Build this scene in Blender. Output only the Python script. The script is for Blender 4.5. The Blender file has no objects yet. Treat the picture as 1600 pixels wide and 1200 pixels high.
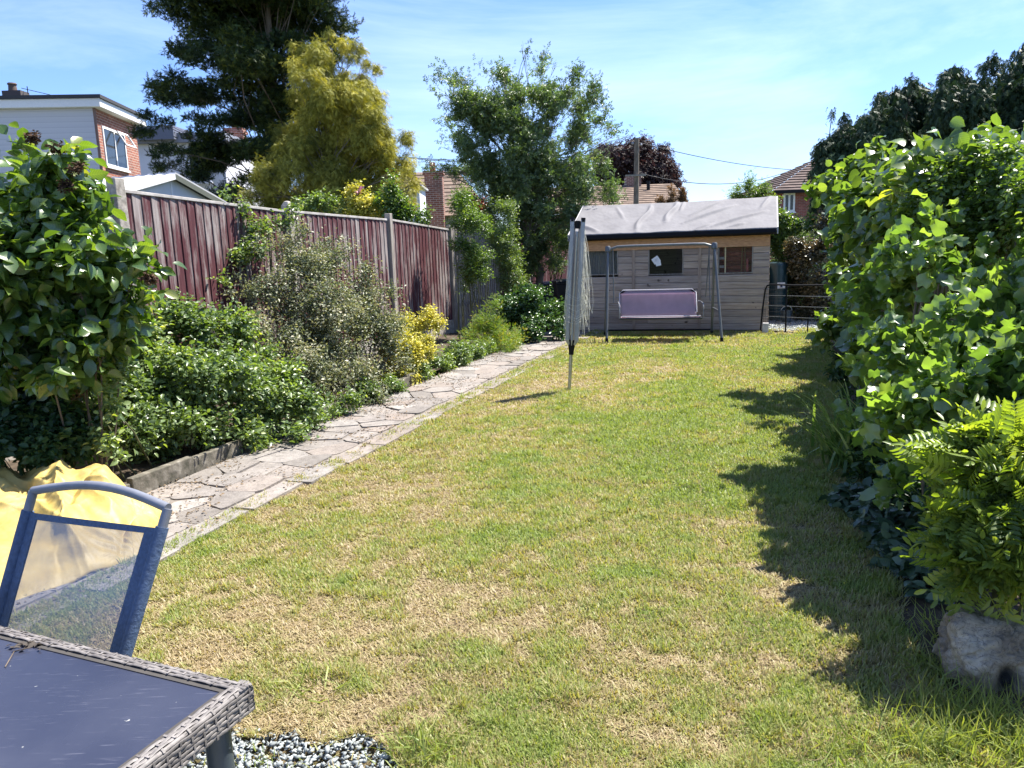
import bpy, math, random
import numpy as np
from mathutils import Vector, Matrix
rs = np.random.RandomState(7); random.seed(7)
S = bpy.context.scene; COL = S.collection
# ------------------------------------------------------------ camera, sky, sun, exposure
FPX = 1202.0; PITCH = math.radians(10.2); ROLL = math.radians(-2.0); CH = 1.58
cam = bpy.data.objects.new('camera', bpy.data.cameras.new('camera')); COL.objects.link(cam)
cam.data.sensor_width = 36; cam.data.lens = FPX/1600*36; cam.data.clip_end = 2000; cam.data.clip_start = .05
CM = Matrix.Rotation(math.pi/2-PITCH, 4, 'X') @ Matrix.Rotation(ROLL, 4, 'Z')
cam.matrix_world = Matrix.Translation((0, 0, CH)) @ CM
S.camera = cam
SUN_EL = math.radians(60); SUN_DIR = Vector((.85, .52, 0)).normalized()   # horizontal direction towards the sun
w = bpy.data.worlds.new('World'); S.world = w; w.use_nodes = True
nt = w.node_tree; bg = nt.nodes['Background']
sky = nt.nodes.new('ShaderNodeTexSky'); sky.sky_type = 'NISHITA'; sky.sun_disc = False
sky.sun_elevation = SUN_EL; sky.sun_rotation = math.atan2(SUN_DIR.x, SUN_DIR.y)
sky.air_density = 1.0; sky.dust_density = .2; sky.ozone_density = 3.5
tc = nt.nodes.new('ShaderNodeTexCoord'); mp = nt.nodes.new('ShaderNodeMapping'); mp.inputs['Scale'].default_value = (1.2, 2.2, 5)
nz = nt.nodes.new('ShaderNodeTexNoise'); nz.inputs['Scale'].default_value = 1.6; nz.inputs['Detail'].default_value = 7; nz.inputs['Roughness'].default_value = .62; nz.inputs['Distortion'].default_value = .6
cr = nt.nodes.new('ShaderNodeValToRGB'); cr.color_ramp.elements[0].position = .42; cr.color_ramp.elements[0].color = (0, 0, 0, 1)
cr.color_ramp.elements[1].position = .8; cr.color_ramp.elements[1].color = (.4, .4, .4, 1)
mx = nt.nodes.new('ShaderNodeMixRGB'); mx.inputs['Color2'].default_value = (6.0, 6.9, 8.2, 1)
nt.links.new(tc.outputs['Generated'], mp.inputs['Vector']); nt.links.new(mp.outputs[0], nz.inputs['Vector'])
nt.links.new(nz.outputs['Fac'], cr.inputs[0]); nt.links.new(cr.outputs[0], mx.inputs['Fac'])
tn = nt.nodes.new('ShaderNodeMixRGB'); tn.blend_type = 'MULTIPLY'; tn.inputs[0].default_value = 1; tn.inputs[2].default_value = (.67, .765, 1.06, 1)
nt.links.new(sky.outputs[0], tn.inputs[1]); nt.links.new(tn.outputs[0], mx.inputs['Color1']); nt.links.new(mx.outputs[0], bg.inputs['Color'])
bg.inputs['Strength'].default_value = .085
sl = bpy.data.lights.new('sun', 'SUN'); sl.energy = 5.0; sl.angle = math.radians(.55); sl.color = (1, .95, .86)
so = bpy.data.objects.new('sun', sl); COL.objects.link(so)
sv = Vector((SUN_DIR.x*math.cos(SUN_EL), SUN_DIR.y*math.cos(SUN_EL), math.sin(SUN_EL)))
so.rotation_euler = sv.to_track_quat('Z', 'Y').to_euler()
S.view_settings.view_transform = 'Standard'; S.view_settings.look = 'None'; S.view_settings.gamma = 1
S.view_settings.exposure = 1.52; S.view_settings.use_curve_mapping = False
S.render.engine = 'CYCLES'; S.cycles.max_bounces = 7; S.cycles.transparent_max_bounces = 10
S.cycles.transmission_bounces = 4; S.cycles.glossy_bounces = 3; S.cycles.diffuse_bounces = 3

# ------------------------------------------------------------ placing helpers
def ray(px, py): return (CM.to_3x3() @ Vector(((px-800)/FPX, -(py-600)/FPX, -1)))
def at(px, py, Y):
    d = ray(px, py); t = Y/d.y; return Vector((d.x*t, Y, CH+d.z*t))
def gnd(px, py, z=0.):
    d = ray(px, py); t = (z-CH)/d.z; return Vector((d.x*t, d.y*t, z))
AX = Vector((.335, .942, 0)).normalized(); SX = Vector((AX.y, -AX.x, 0))
def G(s, t, z=0.): return Vector((SX.x*s+AX.x*t, SX.y*s+AX.y*t, z))
def GN(s, t): return SX.x*s+AX.x*t, SX.y*s+AX.y*t
def tag(o, label=None, cat=None, group=None, kind=None):
    for k, v in (('label', label), ('category', cat), ('group', group), ('kind', kind)):
        if v: o[k] = v
    return o
def empty(name, loc, label, cat, group=None):
    o = bpy.data.objects.new(name, None); COL.objects.link(o); o.location = loc; o.empty_display_size = .1
    bpy.context.view_layer.update()
    return tag(o, label, cat, group)
def link(name, me, parent=None):
    o = bpy.data.objects.new(name, me); COL.objects.link(o)
    if parent:
        o.parent = parent; off = Vector(parent.location)
        p = parent.parent
        while p: off += Vector(p.location); p = p.parent
        o.location = -off if parent.type == 'EMPTY' else (0, 0, 0)
    return o
# all meshes are written in world coordinates; children are shifted back by the parent's place
def npmesh(name, V, F, m, parent=None, rnd=None, smooth=False, pt=None):
    V = np.ascontiguousarray(V, dtype=np.float32); F = np.ascontiguousarray(F, dtype=np.int32)
    me = bpy.data.meshes.new(name); k = F.shape[1]
    me.vertices.add(len(V)); me.vertices.foreach_set('co', V.ravel())
    me.loops.add(F.size); me.loops.foreach_set('vertex_index', F.ravel())
    me.polygons.add(len(F)); me.polygons.foreach_set('loop_start', np.arange(0, F.size, k, dtype=np.int32))
    if smooth: me.polygons.foreach_set('use_smooth', np.ones(len(F), bool))
    me.update(calc_edges=True)
    if rnd is not None:
        a = me.attributes.new('rnd', 'FLOAT', 'FACE'); a.data.foreach_set('value', np.asarray(rnd, np.float32))
    if pt is not None:
        a = me.attributes.new('rnd', 'FLOAT', 'POINT'); a.data.foreach_set('value', np.asarray(pt, np.float32))
    me.materials.append(m)
    return link(name, me, parent)
class MB:
    def __init__(s): s.v = []; s.f = []; s.r = []
    def add(s, vs, fs, r=None):
        b = len(s.v); s.v += [tuple(v) for v in vs]; s.f += [tuple(i+b for i in f) for f in fs]
        r = random.random() if r is None else r
        s.r += [r]*len(fs); return s
    def box(s, o, X, Y, Z, r=None):           # corner + three edge vectors
        o, X, Y, Z = Vector(o), Vector(X), Vector(Y), Vector(Z)
        vs = [o, o+X, o+X+Y, o+Y, o+Z, o+X+Z, o+X+Y+Z, o+Y+Z]
        return s.add(vs, [(0, 3, 2, 1), (4, 5, 6, 7), (0, 1, 5, 4), (1, 2, 6, 5), (2, 3, 7, 6), (3, 0, 4, 7)], r)
    def prism(s, pts, e, r=None):
        n = len(pts); e = Vector(e); vs = [Vector(p) for p in pts]; vs += [p+e for p in vs]
        fs = [tuple(range(n))[::-1], tuple(range(n, 2*n))]+[(i, (i+1) % n, (i+1) % n+n, i+n) for i in range(n)]
        return s.add(vs, fs, r)
    def tube(s, pts, rad, n=8, cap=True, r=None, flat=1.):
        pts = [Vector(p) for p in pts]; m = len(pts)
        if not hasattr(rad, '__len__'): rad = [rad]*m
        vs = []; ref = None
        for i, p in enumerate(pts):
            d = (pts[min(i+1, m-1)]-pts[max(i-1, 0)])
            if d.length < 1e-9: d = Vector((0, 0, 1))
            d.normalize()
            if ref is None: ref = Vector((0, 0, 1)) if abs(d.z) < .9 else Vector((1, 0, 0))
            u = (ref-d*ref.dot(d)).normalized(); ref = u; v = d.cross(u)
            for k in range(n):
                a = 2*math.pi*k/n; vs.append(p+(u*math.cos(a)*flat+v*math.sin(a))*rad[i])
        fs = [(i*n+k, i*n+(k+1) % n, (i+1)*n+(k+1) % n, (i+1)*n+k) for i in range(m-1) for k in range(n)]
        if cap: fs += [tuple(range(n))[::-1], tuple(range((m-1)*n, m*n))]
        return s.add(vs, fs, r)
    def lathe(s, c, prof, n=24, r=None):
        c = Vector(c); vs = []; m = len(prof)
        for (q, z) in prof:
            for k in range(n): a = 2*math.pi*k/n; vs.append(c+Vector((q*math.cos(a), q*math.sin(a), z)))
        fs = [(i*n+k, i*n+(k+1) % n, (i+1)*n+(k+1) % n, (i+1)*n+k) for i in range(m-1) for k in range(n)]
        fs += [tuple(range(n))[::-1], tuple(range((m-1)*n, m*n))]
        return s.add(vs, fs, r)
    def build(s, name, m, parent=None, bevel=0, smooth=False):
        me = bpy.data.meshes.new(name); me.from_pydata(s.v, [], s.f); me.update()
        a = me.attributes.new('rnd', 'FLOAT', 'FACE'); a.data.foreach_set('value', np.array(s.r, np.float32))
        if smooth: me.polygons.foreach_set('use_smooth', np.ones(len(s.f), bool))
        me.materials.append(m); o = link(name, me, parent)
        if bevel:
            b = o.modifiers.new('bevel', 'BEVEL'); b.width = bevel; b.segments = 2; b.limit_method = 'ANGLE'
        if smooth:
            b = o.modifiers.new('es', 'EDGE_SPLIT'); b.split_angle = math.radians(40)
        return o
# ------------------------------------------------------------ materials
def newmat(name):
    m = bpy.data.materials.new(name); m.use_nodes = True; t = m.node_tree; t.nodes.clear()
    o = t.nodes.new('ShaderNodeOutputMaterial'); p = t.nodes.new('ShaderNodeBsdfPrincipled'); t.links.new(p.outputs[0], o.inputs[0])
    return m, t, p, o
def nd(t, typ, **kw):
    n = t.nodes.new(typ)
    for k, v in kw.items():
        if k in n.inputs: n.inputs[k].default_value = v
        else: setattr(n, k, v)
    return n
def ramp(t, stops, fac):
    r = t.nodes.new('ShaderNodeValToRGB'); e = r.color_ramp.elements
    while len(e) < len(stops): e.new(.5)
    for i, (p, c) in enumerate(stops): e[i].position = p; e[i].color = (*c, 1) if len(c) == 3 else c
    t.links.new(fac, r.inputs[0]); return r.outputs[0]
def mapped(t, scale, coord='Object', rot=(0, 0, 0)):
    c = t.nodes.new('ShaderNodeTexCoord'); m = t.nodes.new('ShaderNodeMapping')
    m.inputs['Scale'].default_value = scale; m.inputs['Rotation'].default_value = rot
    t.links.new(c.outputs[coord], m.inputs[0]); return m.outputs[0]
def noise(t, vec, sc, det=5, rough=.6, dist=0):
    n = nd(t, 'ShaderNodeTexNoise'); n.inputs['Scale'].default_value = sc; n.inputs['Detail'].default_value = det
    n.inputs['Roughness'].default_value = rough; n.inputs['Distortion'].default_value = dist
    t.links.new(vec, n.inputs['Vector']); return n.outputs['Fac']
def mixc(t, a, b, f, mode='MIX'):
    m = t.nodes.new('ShaderNodeMixRGB'); m.blend_type = mode
    for i, q in ((0, f), (1, a), (2, b)):
        if isinstance(q, (int, float)): m.inputs[i].default_value = q
        elif isinstance(q, tuple): m.inputs[i].default_value = (*q, 1)
        else: t.links.new(q, m.inputs[i])
    return m.outputs[0]
def bumpn(t, p, h, strength=.4, dist=.01):
    b = nd(t, 'ShaderNodeBump'); b.inputs['Strength'].default_value = strength; b.inputs['Distance'].default_value = dist
    t.links.new(h, b.inputs['Height']); t.links.new(b.outputs[0], p.inputs['Normal'])
def attr(t, n='rnd'):
    a = t.nodes.new('ShaderNodeAttribute'); a.attribute_name = n; return a.outputs['Fac']
def mnoise(name, stops, sc=8, stretch=(1, 1, 1), rough=.8, bump=.3, bd=.01, metal=0, spec=.3, var=0, det=6, rot=(0, 0, 0)):
    m, t, p, o = newmat(name); v = mapped(t, stretch, rot=rot); n = noise(t, v, sc, det)
    c = ramp(t, stops, n)
    if var: c = mixc(t, c, ramp(t, [(0, (1-var,)*3), (1, (1+var*.4,)*3)], attr(t)), 1., 'MULTIPLY')
    t.links.new(c, p.inputs['Base Color']); p.inputs['Roughness'].default_value = rough; p.inputs['Metallic'].default_value = metal
    p.inputs['Specular IOR Level'].default_value = spec
    if bump: bumpn(t, p, n, bump, bd)
    return m
def mleaf(name, stops, trans=(1.5, 1.5, .35), tf=.38, rough=.42, spec=.5, veins=0):
    m, t, p, o = newmat(name); a = attr(t); c = ramp(t, stops, a)
    v = mapped(t, (1, 1, 1)); n = noise(t, v, 2.2, 3)
    c = mixc(t, c, ramp(t, [(.3, (.72, .76, .7)), (.7, (1.2, 1.15, 1.05))], n), 1., 'MULTIPLY')
    t.links.new(c, p.inputs['Base Color']); p.inputs['Roughness'].default_value = rough; p.inputs['Specular IOR Level'].default_value = spec
    if veins:
        av = t.nodes.new('ShaderNodeAttribute'); av.attribute_name = 'lv'; sx = nd(t, 'ShaderNodeSeparateXYZ'); t.links.new(av.outputs['Vector'], sx.inputs[0])
        ab = nd(t, 'ShaderNodeMath', operation='ABSOLUTE'); t.links.new(sx.outputs[0], ab.inputs[0])
        ml = nd(t, 'ShaderNodeMath', operation='MULTIPLY_ADD'); t.links.new(ab.outputs[0], ml.inputs[0]); ml.inputs[1].default_value = -.9; t.links.new(sx.outputs[1], ml.inputs[2])
        m3 = nd(t, 'ShaderNodeMath', operation='MULTIPLY'); t.links.new(ml.outputs[0], m3.inputs[0]); m3.inputs[1].default_value = 8*math.pi*2
        sn = nd(t, 'ShaderNodeMath', operation='COSINE'); t.links.new(m3.outputs[0], sn.inputs[0])
        vr = ramp(t, [(0, (0, 0, 0)), (.55, (0, 0, 0)), (1, (1, 1, 1))], sn.outputs[0]); mr = ramp(t, [(0, (1, 1, 1)), (.03, (0, 0, 0))], ab.outputs[0])
        vv = mixc(t, vr, mr, 1., 'LIGHTEN'); c = mixc(t, c, mixc(t, c, (1.5, 1.4, 1.3), 1., 'MULTIPLY'), vv); bumpn(t, p, vr, -veins, .004)
        t.links.new(c, p.inputs['Base Color'])
    tr = nd(t, 'ShaderNodeBsdfTranslucent'); t.links.new(mixc(t, c, trans, 1., 'MULTIPLY'), tr.inputs[0])
    mx = nd(t, 'ShaderNodeMixShader'); mx.inputs[0].default_value = tf
    t.links.new(p.outputs[0], mx.inputs[1]); t.links.new(tr.outputs[0], mx.inputs[2]); t.links.new(mx.outputs[0], o.inputs[0])
    return m
bark = mnoise('bark', [(.3, (.06, .045, .03)), (.7, (.16, .125, .09))], 10, (1, 1, .25), .9, .6, .02)
bark2 = mnoise('grey_bark', [(.3, (.1, .08, .06)), (.7, (.24, .2, .16))], 14, (1, 1, .3), .9, .5, .01)
stemg = mnoise('green_stem', [(.3, (.06, .07, .03)), (.7, (.13, .13, .06))], 14, (1, 1, .3), .8, 0)

# ------------------------------------------------------------ numpy noise
def vnoise(x, y, sc, seed):
    r = np.random.RandomState(seed); g = r.rand(256, 256)
    x = x*sc+100; y = y*sc+100; xi = np.floor(x).astype(int); yi = np.floor(y).astype(int); fx = x-xi; fy = y-yi
    fx = fx*fx*(3-2*fx); fy = fy*fy*(3-2*fy); q = lambda a, b: g[a % 256, b % 256]
    return (q(xi, yi)*(1-fx)+q(xi+1, yi)*fx)*(1-fy)+(q(xi, yi+1)*(1-fx)+q(xi+1, yi+1)*fx)*fy
def fbm(x, y, sc, seed, oc=4):
    s = 0; a = .5; tot = 0
    for i in range(oc): s = s+a*vnoise(x, y, sc*2**i, seed+i); tot += a; a *= .55
    return s/tot
# ------------------------------------------------------------ leaves
def rows(rw, z=.12, curl=-.12):
    """leaf from rows (y, half width): folded along the midrib and curling down at the tip. triangles"""
    V = []; F = []; idx = []
    for (y, h) in rw:
        zc = curl*y*y
        if h == 0: V.append((0, y, zc)); idx.append((len(V)-1,)*3)
        else:
            b = len(V); V += [(-h, y, zc+z*h*2), (0, y, zc), (h, y, zc+z*h*2)]; idx.append((b, b+1, b+2))
    for a, b in zip(idx[:-1], idx[1:]):
        for k in (0, 1):
            q = [a[k], a[k+1], b[k+1], b[k]]
            t1 = (q[0], q[1], q[2]); t2 = (q[0], q[2], q[3])
            for tq in (t1, t2):
                if len(set(tq)) == 3: F.append(tq)
    return np.array(V, float), np.array(F)
def merge(parts):
    V = []; F = []; b = 0
    for v, f in parts: V.append(v); F.append(f+b); b += len(v)
    return np.concatenate(V), np.concatenate(F)
def place2(tm, ang, org, sc, zt=0., yaw=0):
    v, f = tm; v = v*sc; c, s = math.cos(ang), math.sin(ang)
    x = v[:, 0]*c+v[:, 1]*s; y = -v[:, 0]*s+v[:, 1]*c; z = v[:, 2]+zt*v[:, 1]
    return np.stack([x+org[0], y+org[1], z+org[2]], 1), f
T_round = rows([(0, 0), (.08, .24), (.2, .36), (.27, .42), (.34, .41), (.45, .46), (.52, .43), (.62, .44), (.7, .35), (.78, .32), (.85, .18), (1, 0)], .16, -.28)
T_oval = rows([(0, 0), (.25, .24), (.6, .27), (1, 0)], .2, -.2)
T_long = rows([(0, 0), (.3, .13), (.65, .12), (1, 0)], .2, -.3)
T_dia = rows([(0, 0), (.5, .27), (1, 0)], .25, -.1)
def lobed():
    n = 14; V = [(0, .42, 0)]
    for i in range(n):
        a = math.pi*2*i/n; r = .5*(1+.2*math.cos(5*a)+(.12 if i % 2 else -.06)); V.append((r*math.sin(a), .42-r*math.cos(a)*1.0, .09*math.cos(3*a+1)-.1*abs(math.sin(a))*-1))
    return np.array(V, float), np.array([(0, i+1, (i+1) % n+1) for i in range(n)])
T_lobe = lobed()
def pinnate(n=7):
    p = [(np.array([(-.008, 0, 0), (.008, 0, 0), (0, 1, -.12)], float), np.array([(0, 1, 2)]))]
    lf = rows([(0, 0), (.4, .17), (.8, .14), (1, 0)], .2, -.15)
    for i in range(n):
        y = .14+.8*i/n; L = .34*(1-.45*abs(i/n-.45))
        for s in (-1, 1): p.append(place2(lf, s*1.15, (0, y, -.12*y*y), L, .25))
    p.append(place2(lf, 0, (0, .97, -.12), .28)); return merge(p)
T_pin = pinnate()
def spray(n=7, wd=.055, spread=1.0, L0=.35, droop=0.):
    p = []
    bl = lambda L, W: (np.array([(-W, 0, 0), (W, 0, 0), (W*.7, L*.7, -.05*L), (0, L, -.12*L), (-W*.7, L*.7, -.05*L)], float), np.array([(0, 1, 2), (0, 2, 4), (4, 2, 3)]))
    p.append(bl(1, wd))
    for i in range(n):
        y = .1+.75*i/n
        for s in (-1, 1): p.append(place2(bl(L0*(1.15-y), wd*.8), s*spread*(.8+.2*(i % 2)), (0, y, 0), 1, -.1))
    return merge(p)
T_spray = spray(4, .05)
T_fine = spray(5, .02, .8, .4)
def sprig(n=5, tm=None, sz=.42):
    tm = tm or T_dia; p = []; r = np.random.RandomState(3)
    for i in range(n):
        p.append(place2(tm, (1 if i % 2 else -1)*(.5+r.rand()*.6), (0, i/n*.75, r.randn()*.04), sz*(.8+.4*r.rand()), r.randn()*.3))
    p.append(place2(tm, 0, (0, .7, 0), sz)); return merge(p)
T_sprig = sprig()
def unit(v): return v/np.maximum(np.linalg.norm(v, axis=1, keepdims=True), 1e-6)
def scatter(P, A, N, size, tm, zs=None):
    tv, tf = tm; n = len(P); A = unit(A); N = unit(N-A*np.sum(N*A, 1, keepdims=True)); Bx = np.cross(A, N)
    if zs is None: zs = np.ones(n)
    sz = size[:, None, None]
    V = P[:, None]+sz*(tv[None, :, 0:1]*Bx[:, None]+tv[None, :, 1:2]*A[:, None]+tv[None, :, 2:3]*zs[:, None, None]*N[:, None])
    F = tf[None]+np.arange(n)[:, None, None]*len(tv)
    return V.reshape(-1, 3), F.reshape(-1, 3), len(tf)
def B(px, py, r, Y, ry=None, rz=None):
    """clump of foliage centred on the place seen at (px,py), Y metres off; r in photo pixels"""
    k = Y/FPX; return (np.array(at(px, py, Y)), np.array([r*k, (ry if ry else r*k), (rz*k if rz else r*k)]))
def foliage(name, parent, blobs, ntw, nl, size, tm, m, tl=.25, shell=3., up=.8, out=.4, droop=.1, seed=1, zmin=.02, spread=1., jit=.35, cl=None, hang=0., cull=None, nj=.7):
    r = np.random.RandomState(seed); C = np.array([b[0] for b in blobs]); Rr = np.array([b[1] for b in blobs])
    wt = (Rr.prod(1))**.667; wt /= wt.sum(); bi = r.choice(len(blobs), ntw, p=wt)
    d = unit(r.randn(ntw, 3)); rad = r.rand(ntw)**(1/shell)
    P = C[bi]+Rr[bi]*d*rad[:, None]*(1+.12*r.randn(ntw, 1)); O = unit(d/Rr[bi])
    # drop most twigs buried deep in neighbouring clumps
    keep = np.ones(ntw, bool)
    for j in range(len(blobs)):
        q = (((P-C[j])/Rr[j])**2).sum(1) < .3; keep &= ~(q & (bi != j) & (r.rand(ntw) < .75))
    keep &= P[:, 2] > zmin
    if cull is not None: keep &= cull(P)
    P = P[keep]; O = O[keep]; n = len(P); bi = bi[keep]
    cc = r.rand(len(blobs))[bi]*.25+r.rand(n)*.35                     # colour value of a twig
    Z = np.array([0, 0, 1.]); D = unit(O+Z*(.35-droop*2-hang*3)+r.randn(n, 3)*jit)
    P = np.repeat(P, nl, 0); O = np.repeat(O, nl, 0); D = np.repeat(D, nl, 0); cc = np.repeat(cc, nl); k = np.tile(np.arange(nl), n)
    side = unit(np.cross(D, Z)+1e-4)*np.where(k % 2, 1, -1)[:, None]
    Q = P+D*(tl*(k/max(nl, 1)-.4))[:, None]+r.randn(len(P), 3)*tl*.1
    A = D*.55+side*.8*spread+r.randn(len(P), 3)*jit-Z*(droop+hang*1.5)
    N = Z*up+O*out+r.randn(len(P), 3)*nj
    sz = size*(.6+.7*r.rand(len(P))); zs = .4+1.6*r.rand(len(P))
    ok = Q[:, 2] > zmin*.5
    Q, A, N, sz, zs, cc = Q[ok], A[ok], N[ok], sz[ok], zs[ok], cc[ok]
    V, F, nf = scatter(Q, A, N, sz, tm, zs)
    rn = np.repeat(np.clip(cc*1.3-.1+.45*r.rand(len(Q)), 0, 1), nf)
    o = npmesh(name, V, F, m, parent, rnd=rn)
    if size >= .08 and len(V) < 1500000:
        a = o.data.attributes.new('lv', 'FLOAT_VECTOR', 'POINT'); a.data.foreach_set('vector', np.tile(tm[0], (len(Q), 1)).astype(np.float32).ravel())
    return o
def sub(blobs, n, fr=.45, seed=2, sh=.75):
    """break big clumps into n smaller ones spread over them"""
    r = np.random.RandomState(seed); w_ = np.array([b[1].prod()**.667 for b in blobs]); w_ /= w_.sum(); o = []
    ch = r.choice(len(blobs), n, p=w_)
    if n > len(blobs): ch[:len(blobs)] = np.arange(len(blobs))
    for i in ch:
        c, R = blobs[i]; d = unit(r.randn(1, 3))[0]; f = fr*(.6+.7*r.rand()); o.append((c+R*d*sh*(r.rand()**.4), R*f))
    return o
def wood(name, parent, base, top, blobs, r0, m, seed=1, nb=3, start=.25, lean=.0, tr=.35, n=7):
    r = random.Random(seed); mb = MB(); base = Vector(base); top = Vector(top); H = (top-base)
    pts = [base+H*(i/8)+Vector((r.gauss(0, 1), r.gauss(0, 1), 0))*H.length*.012*(i > 0) for i in range(9)]
    mb.tube(pts, [r0*(1-.85*i/8) for i in range(9)], 10)
    def on(f): i = min(int(f*8), 7); return pts[i].lerp(pts[i+1], f*8-i)
    for c, R in blobs:
        c = Vector(c); hz = max(.0, min(1, (c.z-base.z)/max(H.z, .1))); f = max(start*r.uniform(.5, 1), min(.92, hz*r.uniform(.55, .85)))
        a = on(f); L = (c-a).length; mid = a.lerp(c, .5)+Vector((r.gauss(0, .08), r.gauss(0, .08), r.uniform(.0, .12)))*L
        ra = r0*(1-.85*f)*tr*min(1, .4+L/(H.length))
        mb.tube([a, a.lerp(mid, .5)+Vector((0, 0, .03*L)), mid, mid.lerp(c, .5), c], [ra, ra*.8, ra*.6, ra*.42, ra*.2], 6)
        for k in range(nb):
            e = c+Vector([r.gauss(0, 1)*R[i]*.6 for i in range(3)]); b = mid.lerp(c, r.uniform(.1, .9)); q = b.lerp(e, .5)+Vector((0, 0, .05*L))
            mb.tube([b, q, e], [ra*.3, ra*.2, ra*.08], 4, False)
    return mb.build(name, m, parent, smooth=True)
def stems(name, parent, base, blobs, r0, m, seed=1, n=8, sp=.15):
    r = random.Random(seed); mb = MB(); base = Vector(base)
    for k in range(n):
        c, R = blobs[(k*7+3) % len(blobs)]; a = base.lerp(Vector(c), .72)+Vector((r.gauss(0, .08), r.gauss(0, .08), 0)); a.z = base.z
        sa = a.x*SX.x+a.y*SX.y; sb_ = base.x*SX.x+base.y*SX.y
        if sb_ < -3.5 and sa > -4.25: a += SX*(-4.25-sa)
        if sb_ > .4 and sa < .75: a += SX*(.75-sa)
        e = Vector(c)+Vector([r.gauss(0, .5)*R[i] for i in range(3)]); mid = a.lerp(e, .5)+Vector((r.gauss(0, .06), r.gauss(0, .06), .08))
        mb.tube([a, a.lerp(mid, .5), mid, mid.lerp(e, .5), e], [r0, r0*.85, r0*.7, r0*.5, r0*.2], 6)
        for j in range(4):
            b = mid.lerp(e, r.random()); q = b+Vector([r.gauss(0, .6)*R[i] for i in range(3)]); mb.tube([b, b.lerp(q, .5)+Vector((0, 0, .02)), q], [r0*.35, r0*.25, r0*.1], 4, False)
    return mb.build(name, m, parent, smooth=True)
def shrub(name, base, blobs, label, cat, m, ntw, nl, size, tm, wm=None, r0=.012, ns=9, part='foliage', group=None, sp=.15, **kw):
    t = empty(name, base, label, cat, group)
    foliage(part, t, blobs, ntw, nl, size, tm, m, **kw)
    stems('stem', t, base, blobs, r0, wm or bark2, kw.get('seed', 1), ns, sp)
    return t
exec_parts = []
# ============================================================ THE SETTING
soil = mnoise('soil', [(.3, (.035, .025, .017)), (.6, (.08, .06, .04)), (.8, (.14, .11, .08))], 14, rough=.95, bump=.8, bd=.03)
def sheet(name, pts, z, m, kind='structure', n=1):
    mb = MB(); mb.add([(x, y, z) for x, y in pts], [tuple(range(len(pts)))]); return tag(mb.build(name, m), kind=kind)
groundm = mnoise('far_ground', [(.3, (.05, .06, .025)), (.7, (.1, .11, .045))], .6, rough=.95, bump=.3, bd=.05)
sheet('ground', [(-400, -400), (400, -400), (400, 400), (-400, 400)], -.06, groundm)
# lawn: one sheet with the bare, dry and green patches; the same patch value drives the blades
def patch(x, y):
    a = fbm(x*1.3, y, .75, 11, 4); b = fbm(x, y*1.4, 3.3, 31, 4); c = fbm(x, y, 13, 51, 2)
    g = .28*np.exp(-((x-.5)/.9)**2-((y-2.4)/.8)**2)+.15*np.exp(-((x-1.2)/1.)**2-((y-6)/2.5)**2)-.16*np.exp(-((x+.6)/.8)**2-((y-4.3)/1.3)**2)-.15*np.exp(-((x+1.1)/.5)**2-((y-2.9)/.4)**2)-.14*np.exp(-((x-1.)/1.)**2-((y-8.6)/1.6)**2)
    return np.clip((a-.5)*1.15+(b-.5)*1.0+(c-.5)*.7+.57+g, 0, 1)
def edge(t): return .56+.1*np.sin(t*1.3)+.06*np.sin(t*3.1+1)
GX0, GY0 = -.3, 2.05
def is_gravel(x, y):   # gravel strip by the table
    lim = np.interp(x, [-4, -1.6, -.92, -.45, -.2, 0, .4], [2.75, 2.55, 2.40, 2.2, 2.05, 1.7, 1.2])+.05*np.sin(x*9)+.035*np.sin(x*23+1)
    return y < lim
def lawn_mesh():
    s = np.linspace(-3.17, .72, 130); t = np.linspace(-1, 13.9, 480); s_, t_ = np.meshgrid(s, t); x, y = GN(s_, t_)
    x = x.ravel(); y = y.ravel(); z = .004+.018*(fbm(x, y, .9, 5)-.5)+.012*(fbm(x, y, 5, 8)-.5)+.01*(fbm(x, y, 22, 9)-.5)
    z = z-.05*is_gravel(x, y)
    V = np.stack([x, y, z], 1); nx = len(s); i = np.arange(len(t)-1)[:, None]*nx+np.arange(nx-1)[None]
    F = np.stack([i, i+1, i+nx+1, i+nx], -1).reshape(-1, 4)
    m, T, p, o = newmat('lawn_turf'); a = attr(T); v = mapped(T, (1, 1, 1)); n1 = noise(T, v, 60, 4); n2 = noise(T, v, 240, 3)
    c = ramp(T, [(0, (.26, .20, .12)), (.3, (.22, .175, .10)), (.5, (.17, .155, .07)), (.75, (.11, .13, .04)), (1, (.08, .11, .03))], a)
    c = mixc(T, c, ramp(T, [(.3, (.45, .42, .38)), (.6, (1.15, 1.15, 1.1))], n1), 1., 'MULTIPLY')
    T.links.new(c, p.inputs['Base Color']); p.inputs['Roughness'].default_value = .95; p.inputs['Specular IOR Level'].default_value = .1
    bumpn(T, p, n2, .9, .02)
    return tag(npmesh('lawn', V, F, m, pt=patch(x, y), smooth=True), kind='structure')
lawn_mesh()
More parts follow.
